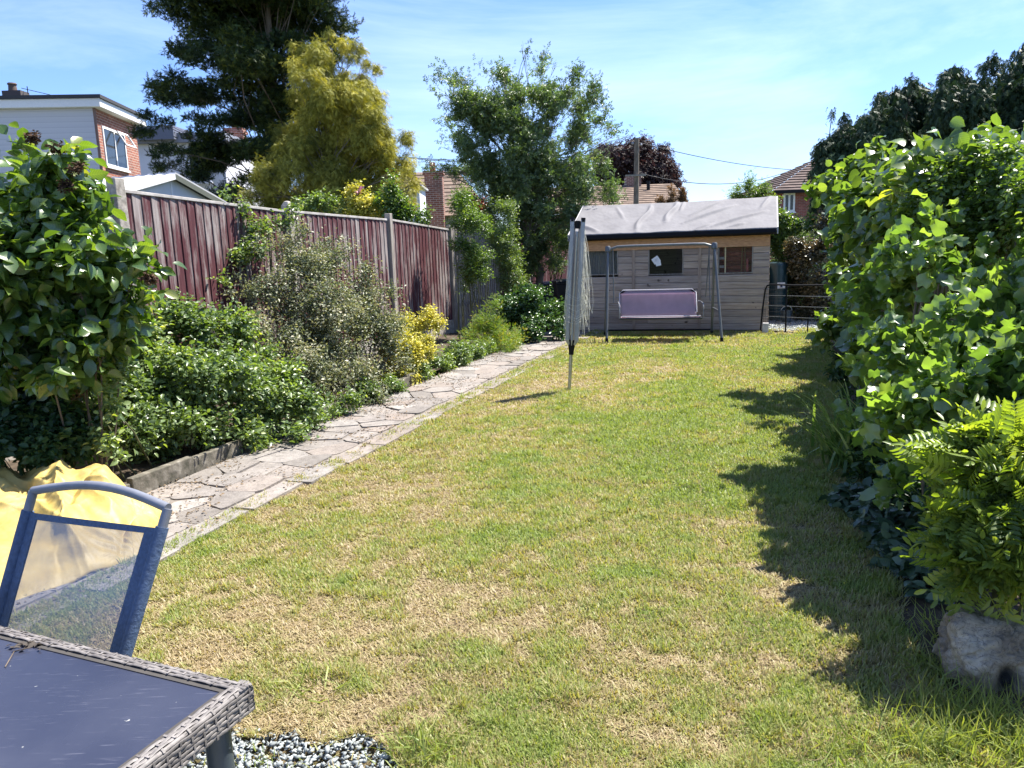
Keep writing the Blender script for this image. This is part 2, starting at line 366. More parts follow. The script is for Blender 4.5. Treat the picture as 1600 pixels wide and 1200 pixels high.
def blades():
    m, T, p, o = newmat('grass_blade'); a = attr(T)
    c = ramp(T, [(0, (.36, .28, .17)), (.3, (.37, .31, .165)), (.48, (.33, .315, .13)), (.62, (.27, .31, .09)), (.8, (.23, .28, .075)), (1, (.20, .27, .065))], a)
    T.links.new(c, p.inputs['Base Color']); p.inputs['Roughness'].default_value = .5; p.inputs['Specular IOR Level'].default_value = .35
    tr = nd(T, 'ShaderNodeBsdfTranslucent'); T.links.new(mixc(T, c, (1.5, 1.5, .5), 1., 'MULTIPLY'), tr.inputs[0]); mx = nd(T, 'ShaderNodeMixShader'); mx.inputs[0].default_value = .35
    T.links.new(p.outputs[0], mx.inputs[1]); T.links.new(tr.outputs[0], mx.inputs[2]); T.links.new(mx.outputs[0], o.inputs[0])
    n = 900000; u = rs.rand(n); t = 1.6*(13.9/1.6)**(u**1.12); s = -3.2+3.85*rs.rand(n)
    ed = edge(t); keep = s < ed-.0+.12*rs.rand(n); t, s = t[keep], s[keep]
    x, y = GN(s, t); g = is_gravel(x, y) & (rs.rand(len(x)) > .015); x, y, s, t = x[~g], y[~g], s[~g], t[~g]
    pv = patch(x, y); keep = rs.rand(len(x)) < .7+.4*pv; x, y, pv, s, t = x[keep], y[keep], pv[keep], s[keep], t[keep]
    n = len(x); d = np.sqrt(x*x+y*y)
    clump = np.clip((vnoise(x, y, 9, 77)-.68)*4, 0, 1)*(pv > .45)
    side = np.exp(-(s+3.2)/.05)+np.exp(-np.maximum(ed_(t)-s, 0)/.08)
    L = (.014+.022*rs.rand(n)+.022*clump+.03*np.minimum(side, 1)*rs.rand(n))*(1+.03*d); W = (.0006+.0008*rs.rand(n))*(1+.34*d)
    th = rs.rand(n)*2*np.pi; lean = .35+.9*rs.rand(n)+.5*(pv < .35)
    dx, dy = np.cos(th), np.sin(th); up = np.cos(np.minimum(lean, 1.45)); ho = np.sin(np.minimum(lean, 1.45))
    z0 = .004+.018*(fbm(x, y, .9, 5)-.5)+.012*(fbm(x, y, 5, 8)-.5)-.004
    P = np.stack([x, y, z0], 1); D = np.stack([dx*ho, dy*ho, up], 1); Wd = np.stack([-dy, dx, 0*dx], 1)
    a_ = P-Wd*W[:, None]; b_ = P+Wd*W[:, None]; mid = P+D*(L*.6)[:, None]+np.array([0, 0, 1])*(L*.1)[:, None]
    c_ = mid+Wd*W[:, None]*.8; d_ = mid-Wd*W[:, None]*.8; e_ = P+D*L[:, None]
    V = np.stack([a_, b_, c_, d_, e_], 1).reshape(-1, 3); F = (np.array([(0, 1, 2), (0, 2, 3), (3, 2, 4)])[None]+np.arange(n)[:, None, None]*5).reshape(-1, 3)
    rn = np.clip(pv*.85+(rs.rand(n)-.5)*.55+.03, 0, 1); rn = np.repeat(rn, 3)
    o = npmesh('lawn_grass', V, F, m, rnd=rn); tag(o, 'short mown lawn grass, patchy green and straw yellow', 'grass', kind='stuff')
    # dry clippings lying in tufts
    k = 45000; u = rs.rand(k); t = 1.7*(13/1.7)**u; s = -3.15+3.7*rs.rand(k); x, y = GN(s, t)
    keep = (vnoise(x, y, 7, 91) > .6) & (vnoise(x, y, 1.1, 92) > .38) & ~is_gravel(x, y); x, y = x[keep], y[keep]; k = len(x); d = np.sqrt(x*x+y*y)
    P = np.stack([x, y, .012+.014*rs.rand(k)], 1); A = rs.randn(k, 3)*[1, 1, .3]; N = rs.randn(k, 3)*.5+[0, 0, 1]
    tm = (np.array([(-.02, 0, 0), (.02, 0, 0), (.12, .5, .12), (.08, .5, .12), (0, 1, 0)], float), np.array([(0, 1, 2), (0, 2, 3), (3, 2, 4)]))
    V, F, nf = scatter(P, A, N, (.02+.03*rs.rand(k))*(1+.05*d), tm)
    th = mnoise('dry_thatch', [(.3, (.13, .085, .05)), (.7, (.34, .25, .15))], 30, rough=.9, bump=0, var=.5)
    o = npmesh('grass_clippings', V, F, th, rnd=np.repeat(rs.rand(k), nf)); tag(o, 'dry brown grass clippings scattered over the lawn', 'clippings', kind='stuff')
def ed_(t): return edge(t)
blades()
# soil of the two beds
def bed(name, s0, s1, t0, t1, z, ns=30, nt=160, fn=None):
    s_, t_ = np.meshgrid(np.linspace(0, 1, ns), np.linspace(t0, t1, nt)); a = s0(t_) if callable(s0) else s0; s_ = a+(s1-a)*s_
    x, y = GN(s_, t_); x = x.ravel(); y = y.ravel(); zz = z+.06*(fbm(x, y, 2.5, 3)-.5)+.03*(fbm(x, y, 14, 4)-.5); zz = np.where((s_.ravel()-np.broadcast_to(a, s_.shape).ravel()) < .12, -.012, zz) if callable(s0) else zz
    i = np.arange(nt-1)[:, None]*ns+np.arange(ns-1)[None]; F = np.stack([i, i+1, i+ns+1, i+ns], -1).reshape(-1, 4)
    return tag(npmesh(name, np.stack([x, y, zz], 1), F, soil, smooth=True), kind='structure')
bed('left_soil_bed', -5.62, -4.06, 2, 17, .07)
bed('right_soil_bed', lambda t: .60+.1*np.sin(t*1.3)+.06*np.sin(t*3.1+1), 4.5, 0, 13.2, .03)
# path of crazy paving: irregular slabs laid in mortar
def clip(poly, n, c):
    o = []
    for i in range(len(poly)):
        a, b = poly[i], poly[(i+1) % len(poly)]; da = a[0]*n[0]+a[1]*n[1]-c; db = b[0]*n[0]+b[1]*n[1]-c
        if da <= 0: o.append(a)
        if (da < 0) != (db < 0): k = da/(da-db); o.append((a[0]+(b[0]-a[0])*k, a[1]+(b[1]-a[1])*k))
    return o
def path():
    mort = mnoise('path_mortar', [(.3, (.11, .095, .08)), (.7, (.23, .20, .17))], 9, rough=.9, bump=.6, bd=.02)
    m, T, p, o = newmat('paving_slab'); a = attr(T); v = mapped(T, (1, 1, 1))
    c = ramp(T, [(0, (.165, .15, .135)), (.25, (.21, .19, .175)), (.5, (.24, .225, .21)), (.75, (.215, .18, .155)), (1, (.29, .27, .25))], a)
    c = mixc(T, c, ramp(T, [(.3, (.42, .39, .37)), (.5, (.95, .94, .93)), (.7, (1.3, 1.27, 1.22))], noise(T, v, 6, 12, .85)), 1., 'MULTIPLY')
    c = mixc(T, c, (.10, .085, .07), ramp(T, [(.52, (0, 0, 0)), (.68, (.7, .7, .7))], noise(T, v, 19, 8, .75)))
    T.links.new(c, p.inputs['Base Color']); p.inputs['Roughness'].default_value = .85; bumpn(T, p, noise(T, v, 40, 6, .7), .6, .015)
    r = random.Random(4); mb = MB(); sites = []
    s0, s1, t0, t1 = -4.02, -3.26, 1.8, 15.2
    t = t0
    while t < t1:
        for s in (-3.87, -3.63, -3.39):
            sites.append((s+r.uniform(-.09, .09), t+r.uniform(-.13, .13)))
        t += .31
    for i, c in enumerate(sites):
        po = [(s0, c[1]-.6), (s1, c[1]-.6), (s1, c[1]+.6), (s0, c[1]+.6)]
        for j, q in enumerate(sites):
            if i != j and abs(q[1]-c[1]) < 1.3:
                nx, ny = q[0]-c[0], q[1]-c[1]; po = clip(po, (nx, ny), ((q[0]**2-c[0]**2)+(q[1]**2-c[1]**2))/2)
        if len(po) < 3: continue
        po = [(c[0]+(a-c[0])*.965+r.gauss(0, .011), c[1]+(b-c[1])*.965+r.gauss(0, .011)) for a, b in po]
        # round the corners by cutting them
        q = []
        for k in range(len(po)):
            a, b, d = po[k-1], po[k], po[(k+1) % len(po)]; q += [(b[0]+(a[0]-b[0])*.12, b[1]+(a[1]-b[1])*.12), (b[0]+(d[0]-b[0])*.12, b[1]+(d[1]-b[1])*.12)]
        h = r.uniform(.006, .018); tx, ty = r.gauss(0, .007), r.gauss(0, .007)
        base = [G(a, b, 0) for a, b in q]; top = [G(a, b, .012+h+tx*(a-c[0])+ty*(b-c[1])) for a, b in q]; n = len(q)
        mb.add(base+top, [tuple(range(n, 2*n))]+[(k, (k+1) % n, (k+1) % n+n, k+n) for k in range(n)])
    # larger pale slabs edging the lawn
    t = 2.0
    while t < 14.8:
        L = r.uniform(.45, .75); a = -3.24; b = a+r.uniform(.16, .22); k = r.uniform(-.02, .02)
        pts = [(a, t+.012), (b, t+.012+k), (b+r.uniform(-.03, .01), t+L-.012+k), (a, t+L-.012)]; h = r.uniform(.016, .026)
        mb.add([G(*q, 0) for q in pts]+[G(*q, h) for q in pts], [(4, 5, 6, 7), (0, 1, 5, 4), (1, 2, 6, 5), (2, 3, 7, 6), (3, 0, 4, 7)], r.uniform(.4, 1)); t += L
    s_, t_ = np.meshgrid(np.linspace(-4.06, -3.0, 40), np.linspace(1.6, 15.3, 400)); x, y = GN(s_, t_); x = x.ravel(); y = y.ravel()
    z = .014+.008*(fbm(x, y, 5, 14)-.5)-.03*(s_.ravel() > -3.1)
    i = np.arange(399)[:, None]*40+np.arange(39)[None]; F = np.stack([i, i+1, i+41, i+40], -1).reshape(-1, 4)
    base = tag(npmesh('path', np.stack([x, y, z], 1), F, mort, smooth=True), kind='structure')
    me = mb.build('paving', m, base)
    # grit, dead leaves and twigs on the path
    k = 6500; s = -4.05+.95*rs.rand(k)**1.3; t = 1.8+13*rs.rand(k); x, y = GN(s, t); keep = vnoise(x, y, 3.5, 41)+.3*(s < -3.75) > .52; x, y = x[keep], y[keep]; k = len(x)
    V, F, nf = scatter(np.stack([x, y, .03+0*x], 1), rs.randn(k, 3)*[1, 1, .15], rs.randn(k, 3)*.35+[0, 0, 1], .012+.02*rs.rand(k), T_dia)
    dm = mnoise('dead_leaf', [(.3, (.10, .07, .04)), (.7, (.25, .18, .11))], 30, rough=.9, bump=0, var=.6)
    tag(npmesh('leaf_litter', V, F, dm, rnd=np.repeat(rs.rand(k), nf)), 'dry leaf litter and grit scattered on the stone path', 'leaf litter', kind='stuff')
path()
# gravel: broken slate chips
chipm = mnoise('slate_chip', [(.3, (.25, .275, .275)), (.7, (.42, .45, .44))], 22, rough=.8, bump=.2, var=.5)
def gravel(name, inside, box, n, size, z0, label):
    a = np.array([(1, 0, 0), (-1, 0, 0), (.2, .6, 0), (-.2, -.6, 0), (.25, 0, .34), (-.25, 0, -.34)], float)
    f = np.array([(0, 2, 4), (2, 1, 4), (1, 3, 4), (3, 0, 4), (2, 0, 5), (1, 2, 5), (3, 1, 5), (0, 3, 5)])
    r = np.random.RandomState(5); x = box[0]+(box[1]-box[0])*r.rand(n); y = box[2]+(box[3]-box[2])*r.rand(n); k = inside(x, y); x, y = x[k], y[k]; n = len(x)
    P = np.stack([x, y, z0+.02*r.rand(n)], 1); A = r.randn(n, 3)*[1, 1, .3]; N = r.randn(n, 3)*.4+[0, 0, 1]
    V, F, nf = scatter(P, A, N, size*(.5+.9*r.rand(n)), (a*[1, 1, 1], f), .7+r.rand(n)); V = V+r.randn(*V.shape)*size*.12
    tag(npmesh(name, V, F, chipm, rnd=np.repeat(r.rand(n), nf)), label, 'gravel', kind='stuff')
gravel('gravel', lambda x, y: is_gravel(x, y-.05), (-2.6, .3, .8, 2.9), 42000, .0125, -.02, 'blue grey slate chippings beside the wicker table')
sheet('gravel_bed', [(-3, .3), (.5, .3), (.5, 1.2), (-3, 2.2)], -.02, mnoise('grit', [(.3, (.12, .12, .12)), (.7, (.3, .31, .31))], 90, rough=.9))
def back_gravel(x, y):
    s = SX.x*x+SX.y*y; t = AX.x*x+AX.y*y; return (s > -.3) & (s < 1.6) & (t > 13.62) & (t < 16.2)
gravel('gravel', back_gravel, (3.8, 8, 11.5, 16), 26000, .024, .0, 'pale blue grey chippings behind the black metal barrier')
sheet('back_gravel_bed', [GN(-3.9, 13.9), GN(1.8, 13.62), GN(1.8, 17), GN(-3.9, 17)], -.01, mnoise('grit2', [(.3, (.2, .22, .23)), (.7, (.4, .43, .45))], 60, rough=.9))

# ============================================================ FENCES
def paintm(name, gray=.5, dark=1.):
    m, T, p, o = newmat(name); v = mapped(T, (1, 1, 1)); a = attr(T)
    off = nd(T, 'ShaderNodeCombineXYZ'); ml = nd(T, 'ShaderNodeMath', operation='MULTIPLY'); ml.inputs[1].default_value = 2.5; T.links.new(a, ml.inputs[0]); T.links.new(ml.outputs[0], off.inputs[0])
    ad = nd(T, 'ShaderNodeVectorMath', operation='ADD'); T.links.new(v, ad.inputs[0]); T.links.new(off.outputs[0], ad.inputs[1])
    def st(sc, det, ro):
        mp_ = nd(T, 'ShaderNodeMapping'); mp_.inputs['Scale'].default_value = sc; T.links.new(ad.outputs[0], mp_.inputs[0]); return noise(T, mp_.outputs[0], 1, det, ro)
    n1 = st((9, 9, .75), 8, .75); n2 = st((60, 60, 2.2), 5, .6); n3 = st((1.6, 1.6, 1.2), 4, .6)
    red = ramp(T, [(.3, (.05*dark, .016*dark, .02*dark)), (.7, (.12*dark, .042*dark, .048*dark))], n2)
    gr = ramp(T, [(.3, (.18*dark, .15*dark, .14*dark)), (.7, (.36*dark, .32*dark, .305*dark))], n2)
    s = nd(T, 'ShaderNodeMath', operation='ADD'); T.links.new(n1, s.inputs[0])
    k = nd(T, 'ShaderNodeMath', operation='MULTIPLY_ADD'); T.links.new(n3, k.inputs[0]); k.inputs[1].default_value = .5; k.inputs[2].default_value = -.22
    k2 = nd(T, 'ShaderNodeMath', operation='MULTIPLY_ADD'); T.links.new(a, k2.inputs[0]); k2.inputs[1].default_value = .07; T.links.new(k.outputs[0], k2.inputs[2])
    T.links.new(k2.outputs[0], s.inputs[1])
    f = ramp(T, [(gray+.02, (0, 0, 0)), (gray+.07, (.35, .35, .35)), (gray+.16, (1, 1, 1))], s.outputs[0])
    c = mixc(T, red, gr, f); T.links.new(c, p.inputs['Base Color']); p.inputs['Roughness'].default_value = .75; p.inputs['Specular IOR Level'].default_value = .2
    bumpn(T, p, n2, .5, .006); return m
paint = paintm('flaking_burgundy_paint', .515); paint2 = paintm('burgundy_paint', .62); greyw = paintm('grey_fence_wood', .1)
woodg = mnoise('weathered_wood', [(.3, (.17, .145, .12)), (.6, (.30, .27, .235)), (.8, (.40, .37, .33))], 6, (6, 6, .6), .85, .5, .008, var=.25)
conc = mnoise('concrete', [(.3, (.20, .18, .155)), (.55, (.34, .31, .27)), (.75, (.46, .43, .38))], 18, rough=.95, bump=.7, bd=.01)
capm = mnoise('grey_rail', [(.3, (.26, .24, .22)), (.7, (.50, .47, .44))], 8, (1, 1, 1), .85, .3)
FS = -5.65
def board_run(p, name, t0, t1, z0, zt0, zt1, m, parent, n=None, gap=0., wd=.135, s=FS, holes=False):
    mb = MB(); L = t1-t0; n = n or int(round(L/(wd-.018))); st = L/n; r = random.Random(int(t0*100))
    for i in range(n):
        a = t0+i*st+gap/2; b = a+(st-gap)+(.0 if gap else .012); h0 = zt0+(zt1-zt0)*(i/n)+r.uniform(-.006, .006); h1 = zt0+(zt1-zt0)*((i+1)/n)
        # feather edge: thick on one side, thin at the other
        q = [G(s, a, z0), G(s+.022, a, z0), G(s+.010+(.012 if gap else 0), b, z0), G(s, b, z0)]
        tp = [G(s, a, h0), G(s+.022, a, h0), G(s+.010+(.012 if gap else 0), b, h1), G(s, b, h1)]
        mb.add(q+tp, [(3, 2, 1, 0), (4, 5, 6, 7), (0, 1, 5, 4), (1, 2, 6, 5), (2, 3, 7, 6), (3, 0, 4, 7)], r.random())
    return mb.build(name, m, parent)
def rail(parent, t0, t1, z0, z1, s=FS, w=.05, h=.03, name='cap_rail', m=None):
    mb = MB(); mb.box(G(s-.02, t0, z0), G(s-.02+w, t0, z0)-G(s-.02, t0, z0), G(s-.02, t1, z1)-G(s-.02, t0, z0), (0, 0, h)); return mb.build(name, m or capm, parent, .004)
def post(parent, t, z, m, w=.1, s=FS, peak=0., sh=.0):
    mb = MB(); a = G(s-.03+sh, t-w/2, 0); X = SX*w; Y = AX*w; base = [a, a+X, a+X+Y, a+Y]; top = [q+Vector((0, 0, z)) for q in base]
    ctr = a+X*.5+Y*.5+Vector((0, 0, z+peak)); vs = base+top
    if peak: up = [q.lerp(ctr, .5)+Vector((0, 0, peak*.38)) for q in top]; vs += up+[ctr]; fs = [(4+i, 4+(i+1) % 4, 8+(i+1) % 4, 8+i) for i in range(4)]+[(8+i, 8+(i+1) % 4, 12) for i in range(4)]
    else: fs = [(4, 5, 6, 7)]
    fs += [(i, (i+1) % 4, (i+1) % 4+4, i+4) for i in range(4)]; mb.add(vs, fs); return mb.build('post', m, parent, .008)
def xz(px, Y): return at(px, 400, Y)
def fence_near():
    f = empty('closeboard_fence', G(FS, 9, 0), 'tall closeboard fence with flaking burgundy paint and grey posts behind the long left border', 'fence')
    T = [(4.3, 2.34), (6.80-.25+.05, 2.22), (8.97-.15, 2.13), (11.22-.1, 2.07), (13.2, 1.93)]
    # t along the garden for posts seen at px 182, 447, 605, 700
    ts = []
    for px in (182, 447, 605, 700):
        d = ray(px, 330); k = d.x/d.y; Y = None
        # point (kY, Y) on line s=FS
        Y = FS/(SX.x*k+SX.y); ts.append(AX.x*k*Y+AX.y*Y)
    tops = [at(px, py, (FS/(SX.x*(ray(px, py).x/ray(px, py).y)+SX.y))).z for px, py in ((182, 292), (447, 326), (605, 340), (700, 356))]
    f['_'] = 0; del f['_']
    for i in range(3):
        a, b = ts[i]+.06, ts[i+1]-.06; za, zb = tops[i]-.02, tops[i+1]-.02
        if i == 0: za = tops[0]-.02; zb = tops[1]-.02
        board_run(f, 'panel', a, b, .3, za-.03, zb-.03, paint if i < 2 else paint, f)
        rail(f, a, b, za-.028, zb-.028)
        mb = MB(); mb.box(G(FS, a, 0), SX*.04, AX*(b-a), (0, 0, .3)); mb.build('gravel_board', conc, f, .005)
    post(f, ts[0], tops[0]+.07, conc, .11, peak=.0, sh=.0); post(f, ts[1], tops[1]+.03, conc, .11, peak=.06)
    post(f, ts[2], tops[2]+.06, woodg, .09, peak=0); post(f, ts[3], tops[3]+.03, woodg, .09, peak=0)
    # grey weathered bay nearest the house
    g = empty('grey_fence', G(FS, 5, 0), 'grey weathered fence bay behind the large leaved bush nearest the camera', 'fence')
    board_run(g, 'panel', ts[0]-2.6, ts[0]-.07, .25, tops[0]-.1, tops[0]-.1, greyw, g); rail(g, ts[0]-2.6, ts[0]-.07, tops[0]-.1, tops[0]-.1)
    mb = MB(); mb.box(G(FS, ts[0]-2.6, 0), SX*.04, AX*2.5, (0, 0, .25)); mb.build('gravel_board', conc, g, .005)
    # open paling bay beyond the last post
    o = empty('paling_fence', G(FS, ts[3]+1, 0), 'open fence bay of thin upright pales behind the tall narrow shrubs', 'fence')
    board_run(o, 'pales', ts[3]+.1, ts[3]+2.3, .05, 1.95, 1.92, paintm('pale_wood', .3), o, n=20, gap=.055)
    for z in (.5, 1.5): rail(o, ts[3]+.1, ts[3]+2.3, z, z, s=FS-.03, w=.03, h=.06, name='rail', m=woodg)
    post(o, ts[3]+2.36, 2.0, woodg, .08)
    # far run
    h = empty('closeboard_fence', G(FS, ts[3]+5, 0), 'dark burgundy closeboard fence at the far end beside the bins', 'fence')
    a = ts[3]+2.42
    for i in range(3):
        board_run(h, 'panel', a+.04, a+2.0, .05, 1.84, 1.82, paint2, h); post(h, a+2.05, 1.9, woodg, .08); a += 2.1
    return ts, tops
TS, TOPS = fence_near()
# stone edging of the left bed
mossy = mnoise('mossy_concrete', [(.3, (.05, .05, .035)), (.55, (.14, .125, .10)), (.75, (.26, .24, .20))], 14, rough=.95, bump=.7, bd=.012)
def edging():
    e = empty('stone_edging', G(-4.05, 6, 0), 'low row of mossy concrete edging slabs along the left bed beside the path', 'edging')
    t = 3.2
    while t < 8.2:
        L = .58; mb = MB(); d = random.gauss(0, .01); k = random.gauss(0, .012)
        mb.box(G(-4.10+d, t, -.02), SX*.055, AX*(L-.015)+SX*k, (0.0, 0, .15+random.uniform(-.015, .02)))
        mb.build('slab', mossy, e, .008); t += L
edging()
# ============================================================ SHED
def simple(name, col, rough=.5, metal=0, spec=.5, var=.12, sc=25, bump=0):
    lo = tuple(c*(1-var) for c in col); hi = tuple(min(1, c*(1+var)) for c in col)
    return mnoise(name, [(.3, lo), (.7, hi)], sc, rough=rough, metal=metal, spec=spec, bump=bump)
def glassm(name, tint=(.02, .025, .025), alpha=.45):
    m, T, p, o = newmat(name); p.inputs['Base Color'].default_value = (*tint, 1); p.inputs['Roughness'].default_value = .05
    tr = nd(T, 'ShaderNodeBsdfTransparent'); mx = nd(T, 'ShaderNodeMixShader'); mx.inputs[0].default_value = alpha
    T.links.new(tr.outputs[0], mx.inputs[1]); T.links.new(p.outputs[0], mx.inputs[2]); T.links.new(mx.outputs[0], o.inputs[0]); return m
glass = glassm('window_glass', alpha=.25); darkglass = glassm('dark_glass', (.03, .04, .05), .85)
white = simple('white_paint', (.72, .72, .72), .45, var=.05); black = simple('black_metal', (.008, .008, .01), .6, var=.2, spec=.2)
SR = gnd(1200, 518); SD = Vector((-.951, .309, 0)).normalized(); SN = Vector((SD.y, -SD.x, 0));  # along the front to the left, and back into the shed
if SN.y < 0: SN = -SN
def SP(u, v, z): return SR+SD*u+SN*v+Vector((0, 0, z))     # u from the right end, v into the shed
def shed_u(px, py=400):
    k = ray(px, py); k = k.x/k.y; # SR+SD*u on ray
    return (k*SR.y-SR.x)/(SD.x-k*SD.y)
SW = shed_u(896)
def shed():
    e = empty('shed', SP(SW/2, 0, 0), 'weathered timber shed with three windows and pale sheet roof at the end of the lawn', 'shed')
    m, T, p, o = newmat('shed_cladding'); v = mapped(T, (1, 1, 1), rot=(0, 0, math.atan2(-SD.y, -SD.x)*-1)); a = attr(T)
    mp_ = nd(T, 'ShaderNodeMapping'); mp_.inputs['Scale'].default_value = (1.2, 6, 26); T.links.new(v, mp_.inputs[0]); n1 = noise(T, mp_.outputs[0], 1.6, 7, .7)
    c = ramp(T, [(.25, (.19, .14, .105)), (.5, (.39, .315, .255)), (.75, (.56, .475, .40))], n1)
    c = mixc(T, c, ramp(T, [(0, (.72, .68, .66)), (.5, (1, 1, 1)), (1, (1.15, 1.08, 1.0))], a), 1., 'MULTIPLY')
    n3 = noise(T, v, 7, 2, .4); c = mixc(T, c, (.10, .07, .05), ramp(T, [(.72, (0, 0, 0)), (.77, (1, 1, 1))], n3))
    T.links.new(c, p.inputs['Base Color']); p.inputs['Roughness'].default_value = .85; bumpn(T, p, n1, .5, .004)
    H = 1.62; wins = []
    for (a0, b0, y0, y1) in ((910, 966, 384, 430), (1013, 1068, 386, 429.5), (1122, 1177, 377, 427.5)):
        ua, ub = shed_u(b0), shed_u(a0); Y = SP((ua+ub)/2, 0, 0).y; pc = (a0+b0)/2
        wins.append((ua, ub, at(pc, y1, Y).z, at(pc, y0, Y).z))
    mb = MB(); z = .03; bh = .118; r = random.Random(3)
    while z < H-.01:
        h = min(bh, H-z); cuts = [(0, SW)]
        for ua, ub, z0, z1 in wins:
            if z+h > z0+.02 and z < z1-.02:
                nc = []
                for a_, b_ in cuts:
                    if ub <= a_ or ua >= b_: nc.append((a_, b_))
                    else:
                        if ua > a_: nc.append((a_, ua))
                        if ub < b_: nc.append((ub, b_))
                cuts = nc
        for a_, b_ in cuts:
            j = [a_]+sorted([r.uniform(a_, b_) for _ in range(1 if b_-a_ > 1.2 else 0)])+[b_]
            for q0, q1 in zip(j[:-1], j[1:]):
                q1_ = q1-.002; L = SD*(q1_-q0); o_ = SP(q0, 0, z)
                # shiplap: the top edge tucked back
                pts = [SP(q0, -.012, z), SP(q0, -.012, z+h-.022), SP(q0, .002, z+h-.004), SP(q0, .018, z+h-.004), SP(q0, .018, z)]
                mb.prism(pts, L, r.random())
        z += h
    mb.build('front_wall', m, e)
    D = 2.3; mb = MB()      # side and rear walls with gables
    ridge = 2.26
    for u in (0, SW):
        s = .0
        z = .03
        while z < ridge-.1:
            zz = min(z+bh-.004, ridge-.06); half = D/2
            ins = max(0, (zz-H)/(ridge-H)*half) if zz > H else 0
            o_ = SP(u-(.0 if u == 0 else .0), .02+ins, z); mb.box(o_, SD*(.018 if u == 0 else -.018), SN*(D-.02-2*ins), (0, 0, zz-z), r.random()); z += bh
    mb.box(SP(0.02, D, .03), SD*(SW-.04), SN*.018, (0, 0, H-.03)); mb.build('side_wall', m, e)
    mb = MB(); mb.box(SP(.02, .03, .0), SD*(SW-.04), SN*(D-.05), (0, 0, .03)); mb.build('floor', woodg, e)
    # vertical battens, top rail
    orange = mnoise('orange_timber', [(.3, (.42, .21, .10)), (.7, (.62, .36, .19))], 7, (2, 2, 8), .75, .3)
    for px, w_ in ((990, .05), (1093.5, .05)):
        u = shed_u(px); mb = MB(); mb.box(SP(u-w_/2, -.03, .04), SD*w_, SN*.016, (0, 0, H-.05)); mb.build('batten', mnoise('batten_wood', [(.3, (.25, .18, .13)), (.7, (.42, .33, .26))], 8, (4, 4, .6), .8, .3), e)
    mb = MB(); mb.box(SP(0, -.032, H-.19), SD*SW, SN*.018, (0, 0, .19)); mb.build('top_rail', orange, e)
    # windows
    for i, (ua, ub, z0, z1) in enumerate(wins):
        mb = MB(); q = .02; dpt = .03
        for o_, X, Z in ((SP(ua, -.014, z0-.0), SD*(ub-ua), (0, 0, q)), (SP(ua, -.014, z1-q), SD*(ub-ua), (0, 0, q)), (SP(ua, -.014, z0+q), SD*q, (0, 0, z1-z0-2*q)), (SP(ub-q, -.014, z0+q), SD*q, (0, 0, z1-z0-2*q))):
            mb.box(o_, X, SN*.05, Z)
        wf = mb.build('window', woodg if i else woodg, e)
        mb = MB(); mb.box(SP(ua+q, .012, z0+q), SD*(ub-ua-2*q), SN*.004, (0, 0, z1-z0-2*q)); mb.build('pane', glass, wf)
        if i == 0:   # grey net curtain in the left window
            n = 60; pts = [(ua+.03+(ub-ua-.06)*k/n, .05+.012*math.sin(k*.9)+.008*math.sin(k*2.3)) for k in range(n+1)]; mb = MB()
            mb.add([SP(u, v_, z0+.02) for u, v_ in pts]+[SP(u, v_, z1-.02) for u, v_ in pts], [(k, k+1, k+n+2, k+n+1) for k in range(n)])
            mb.build('curtain', simple('net_curtain', (.42, .42, .40), .9), wf)
        if i == 2:
            mb = MB(); mb.box(SP(ub-.13, .0, z0+q), SD*.022, SN*.012, (0, 0, z1-z0-2*q)); mb.build('glazing_bar', simple('cream_bar', (.5, .42, .24), .6), wf)
    # inside wall lining so the inside reads dark
    # roof: two slopes under a wrinkled pale sheet
    ov = .12; ez = 1.71; slope = (ridge-ez)/(D/2+ov)
    felt, T, p, o = newmat('roof_sheet'); v = mapped(T, (1, 1, 1)); n = noise(T, v, 3, 6, .6); n2 = noise(T, v, 90, 2)
    c = ramp(T, [(.3, (.145, .14, .147)), (.7, (.19, .185, .192))], n); T.links.new(c, p.inputs['Base Color']); p.inputs['Roughness'].default_value = .75; p.inputs['Specular IOR Level'].default_value = .25; bumpn(T, p, n2, .15, .004)
    nu, nv = 260, 90; u = np.linspace(-.10, SW+.05, nu); q = np.linspace(0, 1, nv); U, Q = np.meshgrid(u, q)
    Hh = np.zeros_like(U); X = U/SW
    def crease(x0, y0, x1, y1, wd, h, bend=0.):
        dx, dy = x1-x0, y1-y0; L = math.hypot(dx, dy); tt = np.clip(((X-x0)*dx+(Q*.33-y0)*dy)/L**2, 0, 1); bx = np.sin(tt*math.pi*2)*bend
        ds = np.hypot(X-(x0+tt*dx)-bx, (Q*.33-(y0+tt*dy))); f = np.sin(np.clip(tt, .02, .98)*math.pi)**.5; return h*f*np.exp(-(ds/wd)**2)
    for a in ((.66, .02, .63, .31, .012, .035, .012), (.52, .10, .49, .33, .013, .04, .01), (.40, .16, .23, .33, .010, .03, 0), (.43, .08, .18, .25, .011, .035, 0), (.3, .02, .02, .17, .010, .03, 0), (.36, .01, .28, .06, .008, .02, 0), (.46, .22, .45, .33, .008, .02, 0), (.86, .02, .99, .10, .012, .03, 0), (.05, .2, .0, .33, .01, .02, 0), (.75, .15, .82, .3, .009, .012, 0), (.12, .05, .2, .02, .009, .02, 0)):
        Hh += 1.5*crease(*a)
    Hh += .02*(fbm(U, Q*1.3, 3, 61)-.5)+.004*(fbm(U, Q, 30, 62)-.5)
